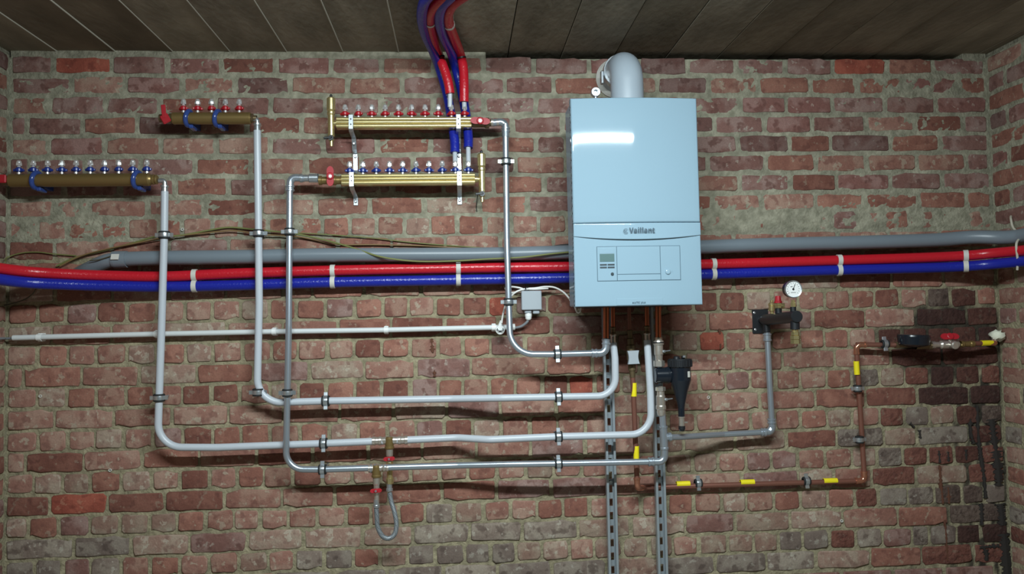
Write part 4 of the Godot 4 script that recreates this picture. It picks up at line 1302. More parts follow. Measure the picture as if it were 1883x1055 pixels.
func build_filter() -> void:
	var z := 0.16
	# valves and dirt filter
	for k in 2:
		var top: Vector3 = [Vector3(0.727, 1.3028, 0.16), Vector3(0.7298, 1.1221, 0.16)][k]
		var t := thing("isolation_valve", ["nickel isolation valve above the black filter", "nickel isolation valve below the black filter"][k], "valve", top, "isolation valves of the filter")
		var m := MB.new()
		if k == 0:
			m.lathe(top, Vector3.DOWN, [P(0, 0.011), P(0, 0.0145), P(0.01, 0.0145), P(0.012, 0.018), P(0.018, 0.0195), P(0.026, 0.0195), P(0.03, 0.016), P(0.05, 0.0165), P(0.062, 0.0165), P(0.066, 0.0145), P(0.082, 0.0135), P(0.084, 0.0155)], 18)
			m.lathe(top + Vector3(0, -0.084, 0), Vector3.DOWN, [P(0, 0.0155), P(0.002, 0.0205), P(0.022, 0.0205), P(0.024, 0.016)], 6, true, 0.3)
		else:
			m.lathe(top, Vector3.DOWN, [P(0, 0.016), P(0.002, 0.0185), P(0.014, 0.0185), P(0.016, 0.015)], 6, true, 0.3)
			m.lathe(top, Vector3.DOWN, [P(0.016, 0.0135), P(0.03, 0.0145), P(0.034, 0.0165), P(0.066, 0.0165), P(0.07, 0.0185), P(0.08, 0.0185), P(0.084, 0.0155), P(0.092, 0.016), P(0.104, 0.0135)], 18)
		var o := obj("valve_body", m, M.nickel, t)
		m = MB.new()
		var c := top + Vector3(0.012, -0.052 if k == 0 else -0.046, 0.006)
		m.lathe(c, Vector3.RIGHT, [P(0, 0.006), P(0.01, 0.006), P(0.01, 0)], 10)
		m.box(c + Vector3(0.016, 0.002, 0.004), Vector3(0.026, 0.004, 0.01), Basis(Vector3.BACK, 0.12), 0.001)
		obj("lever", m, M.zinc, o)
		if k == 0:
			m = MB.new()
			m.lathe(top + Vector3(0, -0.017, 0), Vector3.DOWN, [P(0, 0.0185), P(0, 0.0202), P(0.004, 0.0202), P(0.004, 0.0185)], 18)
			obj("gasket", m, M.black, o)
	var fc := Vector3(0.724, 1.1639, 0.16)
	var f := thing("dirt_filter", "black plastic magnetic dirt filter with a tapering bowl", "filter", Vector3(0.7994, 1.1429, 0.17))
	var m := MB.new()
	m.lathe(fc + Vector3(-0.014, 0, 0), Vector3.RIGHT, [P(0, 0.0), P(0, 0.024), P(0.004, 0.0285), P(0.045, 0.0295), P(0.046, 0.031), P(0.052, 0.031), P(0.053, 0.028), P(0.07, 0.023), P(0.1, 0.022)], 24)
	obj("inlet_head", m, M.black_gloss, f)
	var bc := Vector3(0.802, fc.y, 0.17)
	m = MB.new()
	m.lathe(bc, Vector3.UP, [P(-0.15, 0.0), P(-0.15, 0.0115), P(-0.12, 0.0118), P(-0.105, 0.014), P(-0.06, 0.025), P(-0.022, 0.0375), P(-0.018, 0.0385), P(0.03, 0.0385), P(0.032, 0.036)], 28)
	obj("bowl", m, M.black_gloss, f)
	m = MB.new()
	m.lathe(bc, Vector3.UP, [P(0.03, 0.036), P(0.03, 0.0425), P(0.056, 0.0435), P(0.059, 0.0415), P(0.059, 0.0)], 28)
	for k in 20:
		var a := TAU * k / 20.0
		m.box(bc + Vector3(cos(a) * 0.0432, 0.043, sin(a) * 0.0432), Vector3(0.003, 0.024, 0.005), Basis(Vector3.UP, -a), 0.001)
	obj("lid", m, M.black, f)
	m = MB.new()
	m.lathe(bc + Vector3(-0.012, 0.059, 0.0), Vector3.UP, [P(0, 0.012), P(0.008, 0.011), P(0.01, 0.007), P(0.01, 0)], 12)
	m.box(bc + Vector3(0.012, 0.064, 0.0), Vector3(0.012, 0.01, 0.012), Basis(), 0.002)
	obj("lid_screws", m, M.black, f)
	m = MB.new()
	m.lathe(bc + Vector3(0.013, 0.064, 0.012), Vector3.UP, [P(0, 0.006), P(0.007, 0.006), P(0.008, 0.004), P(0.008, 0)], 8)
	obj("vent_screw", m, M.zinc, f)
	m = MB.new()
	m.box(bc + Vector3(0.022, 0.004, 0.034), Vector3(0.011, 0.022, 0.003), Basis(Vector3.UP, 0.55), 0.001)
	obj("white_mark", m, M.clip_white, f)
	m = MB.new()
	m.lathe(bc + Vector3(0, -0.15, 0), Vector3.DOWN, [P(0, 0.0), P(0, 0.0125), P(0.005, 0.0125), P(0.006, 0.0105), P(0.034, 0.0105), P(0.036, 0.0)], 16)
	m.box(bc + Vector3(0.013, -0.172, 0.0), Vector3(0.018, 0.006, 0.006), Basis(), 0.001)
	obj("drain_valve", m, M.nickel, f)
	m = MB.new()
	m.lathe(bc + Vector3(0, -0.185, 0), Vector3.DOWN, [P(0, 0.0), P(0, 0.0125), P(0.01, 0.0125), P(0.018, 0.008), P(0.018, 0)], 14)
	obj("drain_cap", m, M.black, f)
	# riser between the elbow and the lower valve, with the side branch to the safety group
	var r := thing("steel_riser", "steel riser with a side branch running to the black safety bracket", "pipe", Vector3(0.7343, 0.9661, 0.16))
	m = MB.new()
	m.tube(PackedVector3Array([Vector3(0.7381, 0.8873, 0.16), Vector3(0.7335, 1.041, 0.16)]), 0.0116, 18)
	obj("riser", m, M.steel, r)
	m = MB.new()
	m.lathe(Vector3(0.7383, 0.8952, 0.16), Vector3(0.7358, 0.9818, 0.16) - Vector3(0.7383, 0.8952, 0.16), [P(0, 0.0125), P(0, 0.0155), P(0.006, 0.0158), P(0.009, 0.0138), P(0.075, 0.0138), P(0.078, 0.0158), P(0.085, 0.0158), P(0.085, 0.0125)], 18)
	m.lathe(Vector3(0.7375, 0.9385, 0.16), Vector3(1, 0.02, -0.1), [P(0, 0.0125), P(0.016, 0.0125), P(0.018, 0.0165), P(0.026, 0.0165), P(0.028, 0.012)], 18)
	obj("tee", m, M.steel, r)
	m = MB.new()
	m.tube(bend([Vector3(0.7481, 0.9379, 0.158), Vector3(0.8132, 0.9347, 0.135), Vector3(0.9885, 0.9296, 0.07), Vector3(1.1834, 0.9328, 0.06), Vector3(1.1787, 1.1258, 0.06), Vector3(1.1781, 1.3208, 0.055)], 0.03, 8), 0.0112, 18)
	obj("branch", m, M.steel, r)
	m = MB.new()
	m.tube(bend([Vector3(1.1458, 0.932, 0.061), Vector3(1.1834, 0.9328, 0.06), Vector3(1.1818, 0.9771, 0.06)], 0.028, 8), 0.0136, 18)
	obj("branch_elbow", m, M.steel, r)
	ring_fit(r, "socket", Vector3(1.148, 0.9319, 0.061), Vector3.RIGHT, 0.0122, 0.02, M.steel)
	ring_fit(r, "socket", Vector3(1.1817, 0.973, 0.06), Vector3.UP, 0.0122, 0.02, M.steel)
	ring_fit(r, "socket", Vector3(1.1777, 1.2917, 0.056), Vector3.UP, 0.0122, 0.03, M.steel)

# ------------------------------------------------------------------ filling loop
func red_tap(t: Node3D, c: Vector3, parent: Node) -> void:
	var h := butterfly(c + Vector3(0, 0, 0.018), Vector3.BACK, Vector3(1, 0.05, 0), 0.021, M.red_handle, "handle", parent)
	var s := MB.new()
	s.lathe(c + Vector3(0, 0, 0.026), Vector3.BACK, [P(0, 0.004), P(0.003, 0.004), P(0.003, 0)], 8)
	obj("screw", s, M.zinc, parent)

func build_filling_loop() -> void:
	# upper tap, on the white run
	var a := thing("filling_tap", "brass tee and red-handled tap hanging from the lower white run", "tap", Vector3(-0.2624, 0.9447, 0.08), "taps of the filling loop")
	var c := Vector3(-0.2619, 0.9454, 0.085)
	var m := MB.new()
	m.lathe(c + Vector3(-0.038, 0, -0.005), Vector3.RIGHT, [P(-0.024, 0.0132), P(-0.024, 0.0165), P(-0.014, 0.0165), P(-0.012, 0.0145), P(-0.002, 0.0145), P(0, 0.0165), P(0.008, 0.0165), P(0.01, 0.013), P(0.026, 0.015), P(0.05, 0.015), P(0.068, 0.013), P(0.07, 0.0165), P(0.078, 0.0165), P(0.082, 0.0145), P(0.092, 0.0145), P(0.094, 0.0165), P(0.104, 0.0165), P(0.104, 0.0132)], 16)
	obj("press_ends", m, M.nickel, a)
	m = MB.new()
	m.lathe(c + Vector3(0, 0.014, 0), Vector3.DOWN, [P(0, 0.0), P(0, 0.011), P(0.006, 0.0158), P(0.034, 0.0158), P(0.036, 0.0175), P(0.042, 0.0175), P(0.044, 0.015)], 18)
	obj("tee", m, M.brass_dull, a)
	m = MB.new()
	m.lathe(c + Vector3(0, -0.03, 0), Vector3.DOWN, [P(0, 0.0135), P(0.024, 0.0125), P(0.026, 0.0105), P(0.048, 0.0105)], 16)
	var tp := obj("tap_body", m, M.nickel, a)
	red_tap(a, c + Vector3(0, -0.062, 0.0), tp)
	m = MB.new()
	m.lathe(c + Vector3(0, -0.072, 0.0), Vector3.DOWN, [P(0, 0.009), P(0.004, 0.0125), P(0.02, 0.0125), P(0.022, 0.0095), P(0.06, 0.0095)], 6, true)
	m.lathe(c + Vector3(0, -0.094, 0.0), Vector3.DOWN, [P(0, 0.0105), P(0.04, 0.0105)], 16)
	m.lathe(c + Vector3(0, -0.133, 0.0), Vector3.DOWN, [P(0, 0.0105), P(0.002, 0.0135), P(0.022, 0.0135), P(0.024, 0.0105)], 6, true)
	obj("check_valve", m, M.brass, a)
	# lower tap, on the steel run
	var b := thing("filling_tap", "brass tee and red-handled tap hanging from the lowest steel run", "tap", Vector3(-0.3072, 0.8538, 0.115), "taps of the filling loop")
	var d := Vector3(-0.3069, 0.8524, 0.118)
	m = MB.new()
	m.lathe(d + Vector3(-0.022, 0, -0.003), Vector3.RIGHT, [P(-0.006, 0.0118), P(-0.006, 0.0145), P(0.008, 0.0145), P(0.01, 0.014), P(0.04, 0.014), P(0.042, 0.0115), P(0.048, 0.0145), P(0.054, 0.0115), P(0.06, 0.0135), P(0.066, 0.0118)], 16)
	obj("press_ends", m, M.nickel, b)
	m = MB.new()
	m.lathe(d + Vector3(0, 0.012, 0), Vector3.DOWN, [P(0, 0.0), P(0, 0.011), P(0.006, 0.0158), P(0.034, 0.0158), P(0.036, 0.0175), P(0.042, 0.0175), P(0.044, 0.015)], 18)
	obj("tee", m, M.brass_dull, b)
	m = MB.new()
	m.lathe(d + Vector3(0, -0.03, 0), Vector3.DOWN, [P(0, 0.0135), P(0.024, 0.0125), P(0.03, 0.0105), P(0.05, 0.0105), P(0.07, 0.009), P(0.09, 0.009)], 16)
	tp = obj("tap_body", m, M.nickel, b)
	red_tap(b, d + Vector3(0, -0.075, 0.0), tp)
	# braided hose between them
	var h := thing("braided_hose", "short braided steel hose hanging in a loop between the two taps", "hose", Vector3(-0.2709, 0.6021, 0.12))
	m = MB.new()
	m.tube(smooth([Vector3(-0.3085, 0.7149, 0.118), Vector3(-0.3067, 0.6806, 0.12), Vector3(-0.3043, 0.6458, 0.12), Vector3(-0.2882, 0.6124, 0.12), Vector3(-0.2653, 0.6024, 0.118), Vector3(-0.2442, 0.6166, 0.113), Vector3(-0.2385, 0.6515, 0.106), Vector3(-0.2464, 0.6926, 0.098), Vector3(-0.2574, 0.7263, 0.09), Vector3(-0.2632, 0.7589, 0.086)], 8), 0.0085, 16)
	obj("hose", m, M.braid, h)
	m = MB.new()
	m.lathe(Vector3(-0.3082, 0.742, 0.118), Vector3.DOWN, [P(0, 0.0), P(0, 0.0095), P(0.018, 0.0105), P(0.02, 0.0118), P(0.028, 0.0118), P(0.029, 0.009)], 16)
	obj("crimp_sleeve", m, M.zinc, h)
	m = MB.new()
	m.lathe(Vector3(-0.2639, 0.792, 0.085), Vector3.DOWN, [P(0, 0.0), P(0, 0.0105), P(0.018, 0.0105), P(0.02, 0.0125), P(0.028, 0.0125), P(0.029, 0.009)], 16)
	obj("crimp_sleeve", m, M.zinc, h)

# ------------------------------------------------------------------ safety group
func build_safety_group() -> void:
	var w := Vector3(1.176, 1.357, 0.0)
	var t := thing("safety_bracket", "black safety bracket sticking out from the wall with gauge and red relief valve", "safety group", w)
	var m := MB.new()
	m.box(Vector3(1.1723, 1.3524, 0.004), Vector3(0.064, 0.094, 0.008), Basis(), 0.002)
	var plate := obj("wall_plate", m, M.black, t)
	for q in [Vector3(1.1481, 1.3868, 0.008), Vector3(1.1501, 1.3211, 0.008)]:
		m = MB.new()
		m.lathe(q, Vector3.BACK, [P(0, 0.005), P(0.003, 0.005), P(0.004, 0.003), P(0.004, 0)], 10)
		obj("screw", m, M.zinc, plate)
	m = MB.new()
	m.lathe(w, Vector3(0.02, 0.035, 1), [P(0.0, 0.014), P(0.03, 0.014), P(0.04, 0.0212), P(0.318, 0.0212), P(0.321, 0.019), P(0.321, 0.0)], 24)
	# side bosses
	m.lathe(w + Vector3(0.001, 0, 0.055), Vector3.DOWN, [P(0.0, 0.014), P(0.045, 0.014), P(0.047, 0.012)], 16)
	m.lathe(w + Vector3(0.006, 0.008, 0.30), Vector3.DOWN, [P(0.0, 0.016), P(0.042, 0.016), P(0.042, 0.0)], 16)
	m.lathe(w + Vector3(0.006, 0.008, 0.29), Vector3.UP, [P(0.0, 0.0105), P(0.038, 0.0105), P(0.038, 0.0)], 16)
	m.lathe(w + Vector3(0.004, 0.005, 0.165), Vector3.UP, [P(0.0, 0.0125), P(0.038, 0.0125), P(0.038, 0.0)], 16)
	obj("arm", m, M.black, t)
	# relief valve with red cap
	var rv := w + Vector3(0.004, 0.041, 0.165)
	m = MB.new()
	m.lathe(rv, Vector3.UP, [P(0, 0.008), P(0.004, 0.0125), P(0.012, 0.0125), P(0.013, 0.014), P(0.021, 0.0145), P(0.023, 0.012)], 6, true)
	m.lathe(rv + Vector3(0, 0.012, 0), Vector3(1, 0, 0.2), [P(0, 0.009), P(0.022, 0.009), P(0.022, 0.006)], 14)
	var o := obj("relief_valve", m, M.brass, t)
	m = MB.new()
	m.lathe(rv + Vector3(0, 0.022, 0), Vector3.UP, [P(0, 0.0145), P(0.006, 0.0145), P(0.008, 0.0115), P(0.026, 0.0095), P(0.027, 0.0)], 12, true)
	obj("red_cap", m, M.red_handle, o)
	# small air vent
	var av := w + Vector3(0.004, 0.021, 0.105)
	m = MB.new()
	m.lathe(av, Vector3.UP, [P(-0.01, 0.007), P(0.012, 0.007), P(0.014, 0.012), P(0.03, 0.012), P(0.032, 0.010), P(0.034, 0.0125), P(0.042, 0.0125), P(0.048, 0.006), P(0.054, 0.006), P(0.055, 0)], 16)
	obj("air_vent", m, M.brass, t)
	# gauge
	var g := Vector3(1.1867, 1.466, 0.285)
	m = MB.new()
	m.lathe(Vector3(g.x - 0.004, w.y + 0.044, 0.29), Vector3.UP, [P(0, 0.0), P(0, 0.0095), P(0.016, 0.0095), P(0.018, 0.007), P(0.026, 0.007)], 6, true)
	obj("gauge_stem", m, M.brass, t)
	var nd := Vector3(-0.02, -0.04, 1).normalized()
	m = MB.new()
	m.lathe(g, nd, [P(-0.028, 0.0), P(-0.028, 0.029), P(-0.004, 0.031), P(0.0, 0.031)], 32)
	var gb := obj("gauge", m, M.black, t)
	m = MB.new()
	m.lathe(g, nd, [P(-0.003, 0.031), P(0.003, 0.0315), P(0.005, 0.030), P(0.004, 0.028), P(0.001, 0.0275)], 32)
	obj("bezel", m, M.zinc, gb)
	m = MB.new()
	m.lathe(g, nd, [P(0.001, 0.0285), P(0.0012, 0.0)], 32)
	obj("dial", m, M.white_plastic, gb)
	m = MB.new()
	var gx := Vector3.RIGHT; var gy := nd.cross(gx).normalized()
	for k in 13:
		var a := -0.7 + k * (PI + 1.4) / 12.0
		var q := g + (gx * cos(a) + gy * sin(a)) * 0.0215 + nd * 0.0016
		m.box(q, Vector3(0.0044, 0.0011, 0.0004), Basis(gx * cos(a) + gy * sin(a), gy * cos(a) - gx * sin(a), nd))
	m.box(g + gx * 0.003 + gy * 0.008 + nd * 0.0018, Vector3(0.02, 0.0022, 0.0005), Basis((gx * 0.4 + gy).normalized(), (gy * 0.4 - gx).normalized(), nd))
	m.lathe(g + nd * 0.0016, nd, [P(0, 0.004), P(0.0016, 0.0035), P(0.0016, 0)], 12)
	for k in 9: m.box(g + gx * (-0.008 + k * 0.002) + gy * (-0.012) + nd * 0.0016, Vector3(0.0011, 0.0022, 0.0004), Basis(gx, gy, nd))
	m.box(g + gx * -0.006 + gy * 0.009 + nd * 0.0016, Vector3(0.008, 0.0018, 0.0004), Basis(gx, gy, nd))
	obj("scale_and_needle", m, M.black, gb)
	# brass coupling for the expansion vessel
	var bc := w + Vector3(0.006, -0.034, 0.30)
	m = MB.new()
	m.lathe(bc, Vector3.DOWN, [P(0, 0.011), P(0.008, 0.011)], 16)
	m.lathe(bc, Vector3.DOWN, [P(0.008, 0.011), P(0.01, 0.0145), P(0.02, 0.0145), P(0.021, 0.0125), P(0.022, 0.0175), P(0.034, 0.0175), P(0.035, 0.014), P(0.036, 0.017), P(0.05, 0.017), P(0.051, 0.0)], 6, true, 0.2)
	obj("vessel_coupling", m, M.brass, t)

# ------------------------------------------------------------------ gas line
func yellow_band(t: Node, c: Vector3, d: Vector3, l: float, r := 0.0095) -> void:
	var m := MB.new()
	m.lathe(c - d.normalized() * l * 0.5, d, [P(0, r), P(0, r + 0.0012), P(l, r + 0.0012), P(l, r)], 18)
	obj("yellow_band", m, M.yellow, t)

func copper_elbow(t: Node, a: Vector3, b: Vector3, c: Vector3, r := 0.0095) -> void:
	var m := MB.new()
	m.tube(bend([b + (a - b).normalized() * 0.036, b, b + (c - b).normalized() * 0.036], 0.022, 10), r + 0.0014, 18)
	m.lathe(b + (a - b).normalized() * 0.03, a - b, [P(0, r), P(0, r + 0.0026), P(0.007, r + 0.0026), P(0.007, r)], 18)
	m.lathe(b + (c - b).normalized() * 0.03, c - b, [P(0, r), P(0, r + 0.0026), P(0.007, r + 0.0026), P(0.007, r)], 18)
	obj("elbow", m, M.copper_new, t)

func build_gas_line() -> void:
	var r := 0.0095
	# gas tap under the boiler
	var t := thing("gas_tap", "gas tap with a pale grey handle under the middle of the boiler", "valve", Vector3(0.6426, 1.2323, 0.09))
	var m := MB.new()
	m.tube(PackedVector3Array([Vector3(0.6354, 1.4257, 0.095), Vector3(0.6356, 1.3199, 0.095)]), 0.0072, 14)
	obj("tail", m, M.copper, t)
	m = MB.new()
	m.lathe(Vector3(0.636, 1.3321, 0.095), Vector3(0.6416, 1.1617, 0.095) - Vector3(0.636, 1.3321, 0.095), [P(0, 0.008), P(0.002, 0.0105), P(0.016, 0.0105), P(0.018, 0.0085), P(0.032, 0.0085), P(0.034, 0.0135), P(0.056, 0.0135), P(0.058, 0.018), P(0.11, 0.018), P(0.118, 0.013), P(0.13, 0.0125), P(0.132, 0.0145), P(0.152, 0.0145), P(0.154, 0.0115), P(0.178, 0.0105)], 16)
	var body := obj("tap_body", m, M.brass_dark, t)
	m = MB.new()
	var hp := PackedVector2Array()
	for k in 33:
		var y := 0.0245 - k * 0.049 / 32.0
		hp.append(Vector2(0.0205 - 0.0042 * cos(y / 0.0245 * PI * 0.5) + 0.001, y))
	for k in 33:
		var y := -0.0245 + k * 0.049 / 32.0
		hp.append(Vector2(-0.0205 + 0.0042 * cos(y / 0.0245 * PI * 0.5) - 0.001, y))
	m.prism(hp, 0.016, Transform3D(Basis(Vector3.BACK, 0.03), Vector3(0.6394, 1.2305, 0.118)))
	obj("handle", m, M.grey_plastic, body)
	m = MB.new()
	m.lathe(Vector3(0.6434, 1.2297, 0.1), Vector3.BACK, [P(0, 0.009), P(0.02, 0.009)], 12)
	obj("stem", m, M.brass_dark, body)
	# the copper run
	var g := thing("gas_pipe", "copper gas pipe with yellow bands from the gas tap round to the regulator", "gas pipe", Vector3(1.1428, 0.7396, 0.035))
	var a0 := Vector3(0.6426, 1.1617, 0.095)
	var a1 := Vector3(0.6486, 0.7458, 0.095)
	var a1b := Vector3(0.6926, 0.7329, 0.029)
	var a2 := Vector3(1.5542, 0.73, 0.029)
	var a3 := Vector3(1.5315, 1.2558, 0.05)
	var a4 := Vector3(1.7064, 1.2514, 0.07)
	var p0 := [a0, a1]
	m = MB.new()
	m.tube(PackedVector3Array([a0, a1.lerp(a0, 0.05)]), r, 18)
	m.tube(bend([a1.lerp(a0, 0.08), a1, a1b, a1b.lerp(a2, 0.1)], 0.02, 8), r, 18)
	m.tube(PackedVector3Array([a1b.lerp(a2, 0.02), a2]), r, 18)
	m.tube(PackedVector3Array([a2, a3]), r, 18)
	m.tube(PackedVector3Array([a3, a4]), r, 18)
	obj("pipe", m, M.copper, g)
	m = MB.new()
	m.tube(bend([a1.lerp(a0, 0.085), a1, a1 + (a1b - a1).normalized() * 0.05], 0.026, 10), r + 0.0015, 18)
	m.lathe(a1.lerp(a0, 0.075), Vector3.UP, [P(0, r), P(0, r + 0.003), P(0.007, r + 0.003), P(0.007, r)], 18)
	obj("elbow", m, M.copper_new, g)
	copper_elbow(g, a1b, a2, a3)
	copper_elbow(g, a2, a3, a4)
	yellow_band(g, Vector3(0.6453, 1.1091, 0.095), Vector3(0.02, 1, 0), 0.05)
	yellow_band(g, Vector3(0.6481, 0.8757, 0.095), Vector3(0.02, 1, 0), 0.05)
	yellow_band(g, Vector3(0.8398, 0.7412, 0.029), a2 - a1b, 0.052)
	yellow_band(g, Vector3(1.0897, 0.7391, 0.029), a2 - a1b, 0.054)
	yellow_band(g, Vector3(1.4167, 0.7335, 0.029), a2 - a1b, 0.054)
	yellow_band(g, Vector3(1.5296, 1.1667, 0.05), a3 - a2, 0.052)
	# regulator and shut-off at the right end
	var rg := thing("gas_regulator", "flat round black gas regulator on the upper copper pipe", "regulator", Vector3(1.7389, 1.27, 0.09))
	var rc := Vector3(1.7319, 1.2475, 0.1)
	m = MB.new()
	m.lathe(rc, Vector3(0.05, 1, 0.02), [P(-0.004, 0.0), P(-0.004, 0.02), P(0.002, 0.045), P(0.006, 0.0545), P(0.036, 0.0585), P(0.042, 0.0575), P(0.044, 0.05), P(0.044, 0.0)], 36)
	obj("housing", m, M.black_gloss, rg)
	m = MB.new()
	m.lathe(a4 + Vector3(-0.03, 0, 0), Vector3.RIGHT, [P(0, 0.0095), P(0, 0.0135), P(0.012, 0.0135), P(0.014, 0.011), P(0.06, 0.011)], 6, true)
	m.lathe(rc + Vector3(0.02, -0.002, -0.02), Vector3.RIGHT, [P(0, 0.012), P(0.05, 0.012), P(0.052, 0.0145), P(0.066, 0.0145)], 14)
	obj("connections", m, M.brass_dark, rg)
	var sv := thing("gas_shutoff", "gas shut-off valve with a red butterfly handle right of the regulator", "valve", Vector3(1.8847, 1.25, 0.085))
	var s0 := Vector3(1.8105, 1.2496, 0.085)
	m = MB.new()
	m.lathe(s0, Vector3.RIGHT, [P(0, 0.0), P(0, 0.0145), P(0.014, 0.0145), P(0.016, 0.0115), P(0.034, 0.0115), P(0.04, 0.0165), P(0.09, 0.0165), P(0.096, 0.0115), P(0.11, 0.0115)], 16)
	m.lathe(Vector3(1.8846, 1.2479, 0.085), Vector3(0.0, 0.0, 1), [P(0.0, 0.014), P(0.03, 0.0145), P(0.034, 0.016), P(0.038, 0.015), P(0.04, 0.011), P(0.04, 0)], 18)
	m.lathe(Vector3(1.8848, 1.2521, 0.085), Vector3.UP, [P(0.0, 0.009), P(0.03, 0.009)], 12)
	var so := obj("valve_body", m, M.nickel, sv)
	butterfly(Vector3(1.8828, 1.2795, 0.09), Vector3(0, 0.5, 1), Vector3(1, 0, 0), 0.037, M.red_handle, "handle", so)
	m = MB.new()
	m.lathe(Vector3(1.9317, 1.2499, 0.08), Vector3.RIGHT, [P(0, 0.0125), P(0.012, 0.0125), P(0.016, 0.010), P(0.036, 0.011), P(0.04, 0.013), P(0.052, 0.013), P(0.056, 0.010)], 14)
	obj("reducer", m, M.brass_dull, sv)
	var e := thing("gas_inlet", "short copper gas inlet with a yellow band bending into the wall", "gas pipe", Vector3(2.0534, 1.2521, 0.06))
	var e0 := Vector3(1.9912, 1.2505, 0.07)
	var e1 := Vector3(2.09, 1.251, 0.06)
	m = MB.new()
	m.tube(bend([e0, e1, Vector3(2.09, e1.y, -0.03)], 0.02, 8), r, 18)
	obj("pipe", m, M.copper, e)
	m = MB.new()
	m.tube(bend([e1 + Vector3(-0.028, 0, 0.002), e1, e1 + Vector3(0, 0, -0.04)], 0.02, 8), r + 0.0018, 18)
	obj("elbow", m, M.copper_new, e)
	yellow_band(e, Vector3(2.0506, 1.2512, 0.064), e1 - e0, 0.052)
	# lump of expanding foam on the wall over it
	var fm := MB.new()
	var fc := Vector3(2.1182, 1.2779, 0.03)
	var nz := noise(131, 28.0, 3)
	var rows := []
	for j in 13:
		var line := []
		for i in 21:
			var th := PI * j / 12.0; var ph := TAU * i / 20.0
			var d := Vector3(sin(th) * cos(ph), cos(th), sin(th) * sin(ph))
			var rr := 1.0 + 0.7 * nz.get_noise_3dv(d * 0.06 + Vector3(1, 2, 3))
			line.append(fc + Vector3(d.x * 0.026 * rr, d.y * 0.021 * rr, d.z * 0.024 * rr))
		rows.append(line)
	var st := fm.v.size()
	for j in 13:
		for i in 21:
			fm.put(rows[j][i], (rows[j][i] - fc).normalized())
	for j in 12:
		for i in 20:
			var k := st + j * 21 + i
			fm.tri_i(k, k + 1, k + 22); fm.tri_i(k, k + 22, k + 21)
	tag(obj("foam_lump", fm, M.foam), "cream lump of hardened foam where the gas inlet enters the wall", "foam")

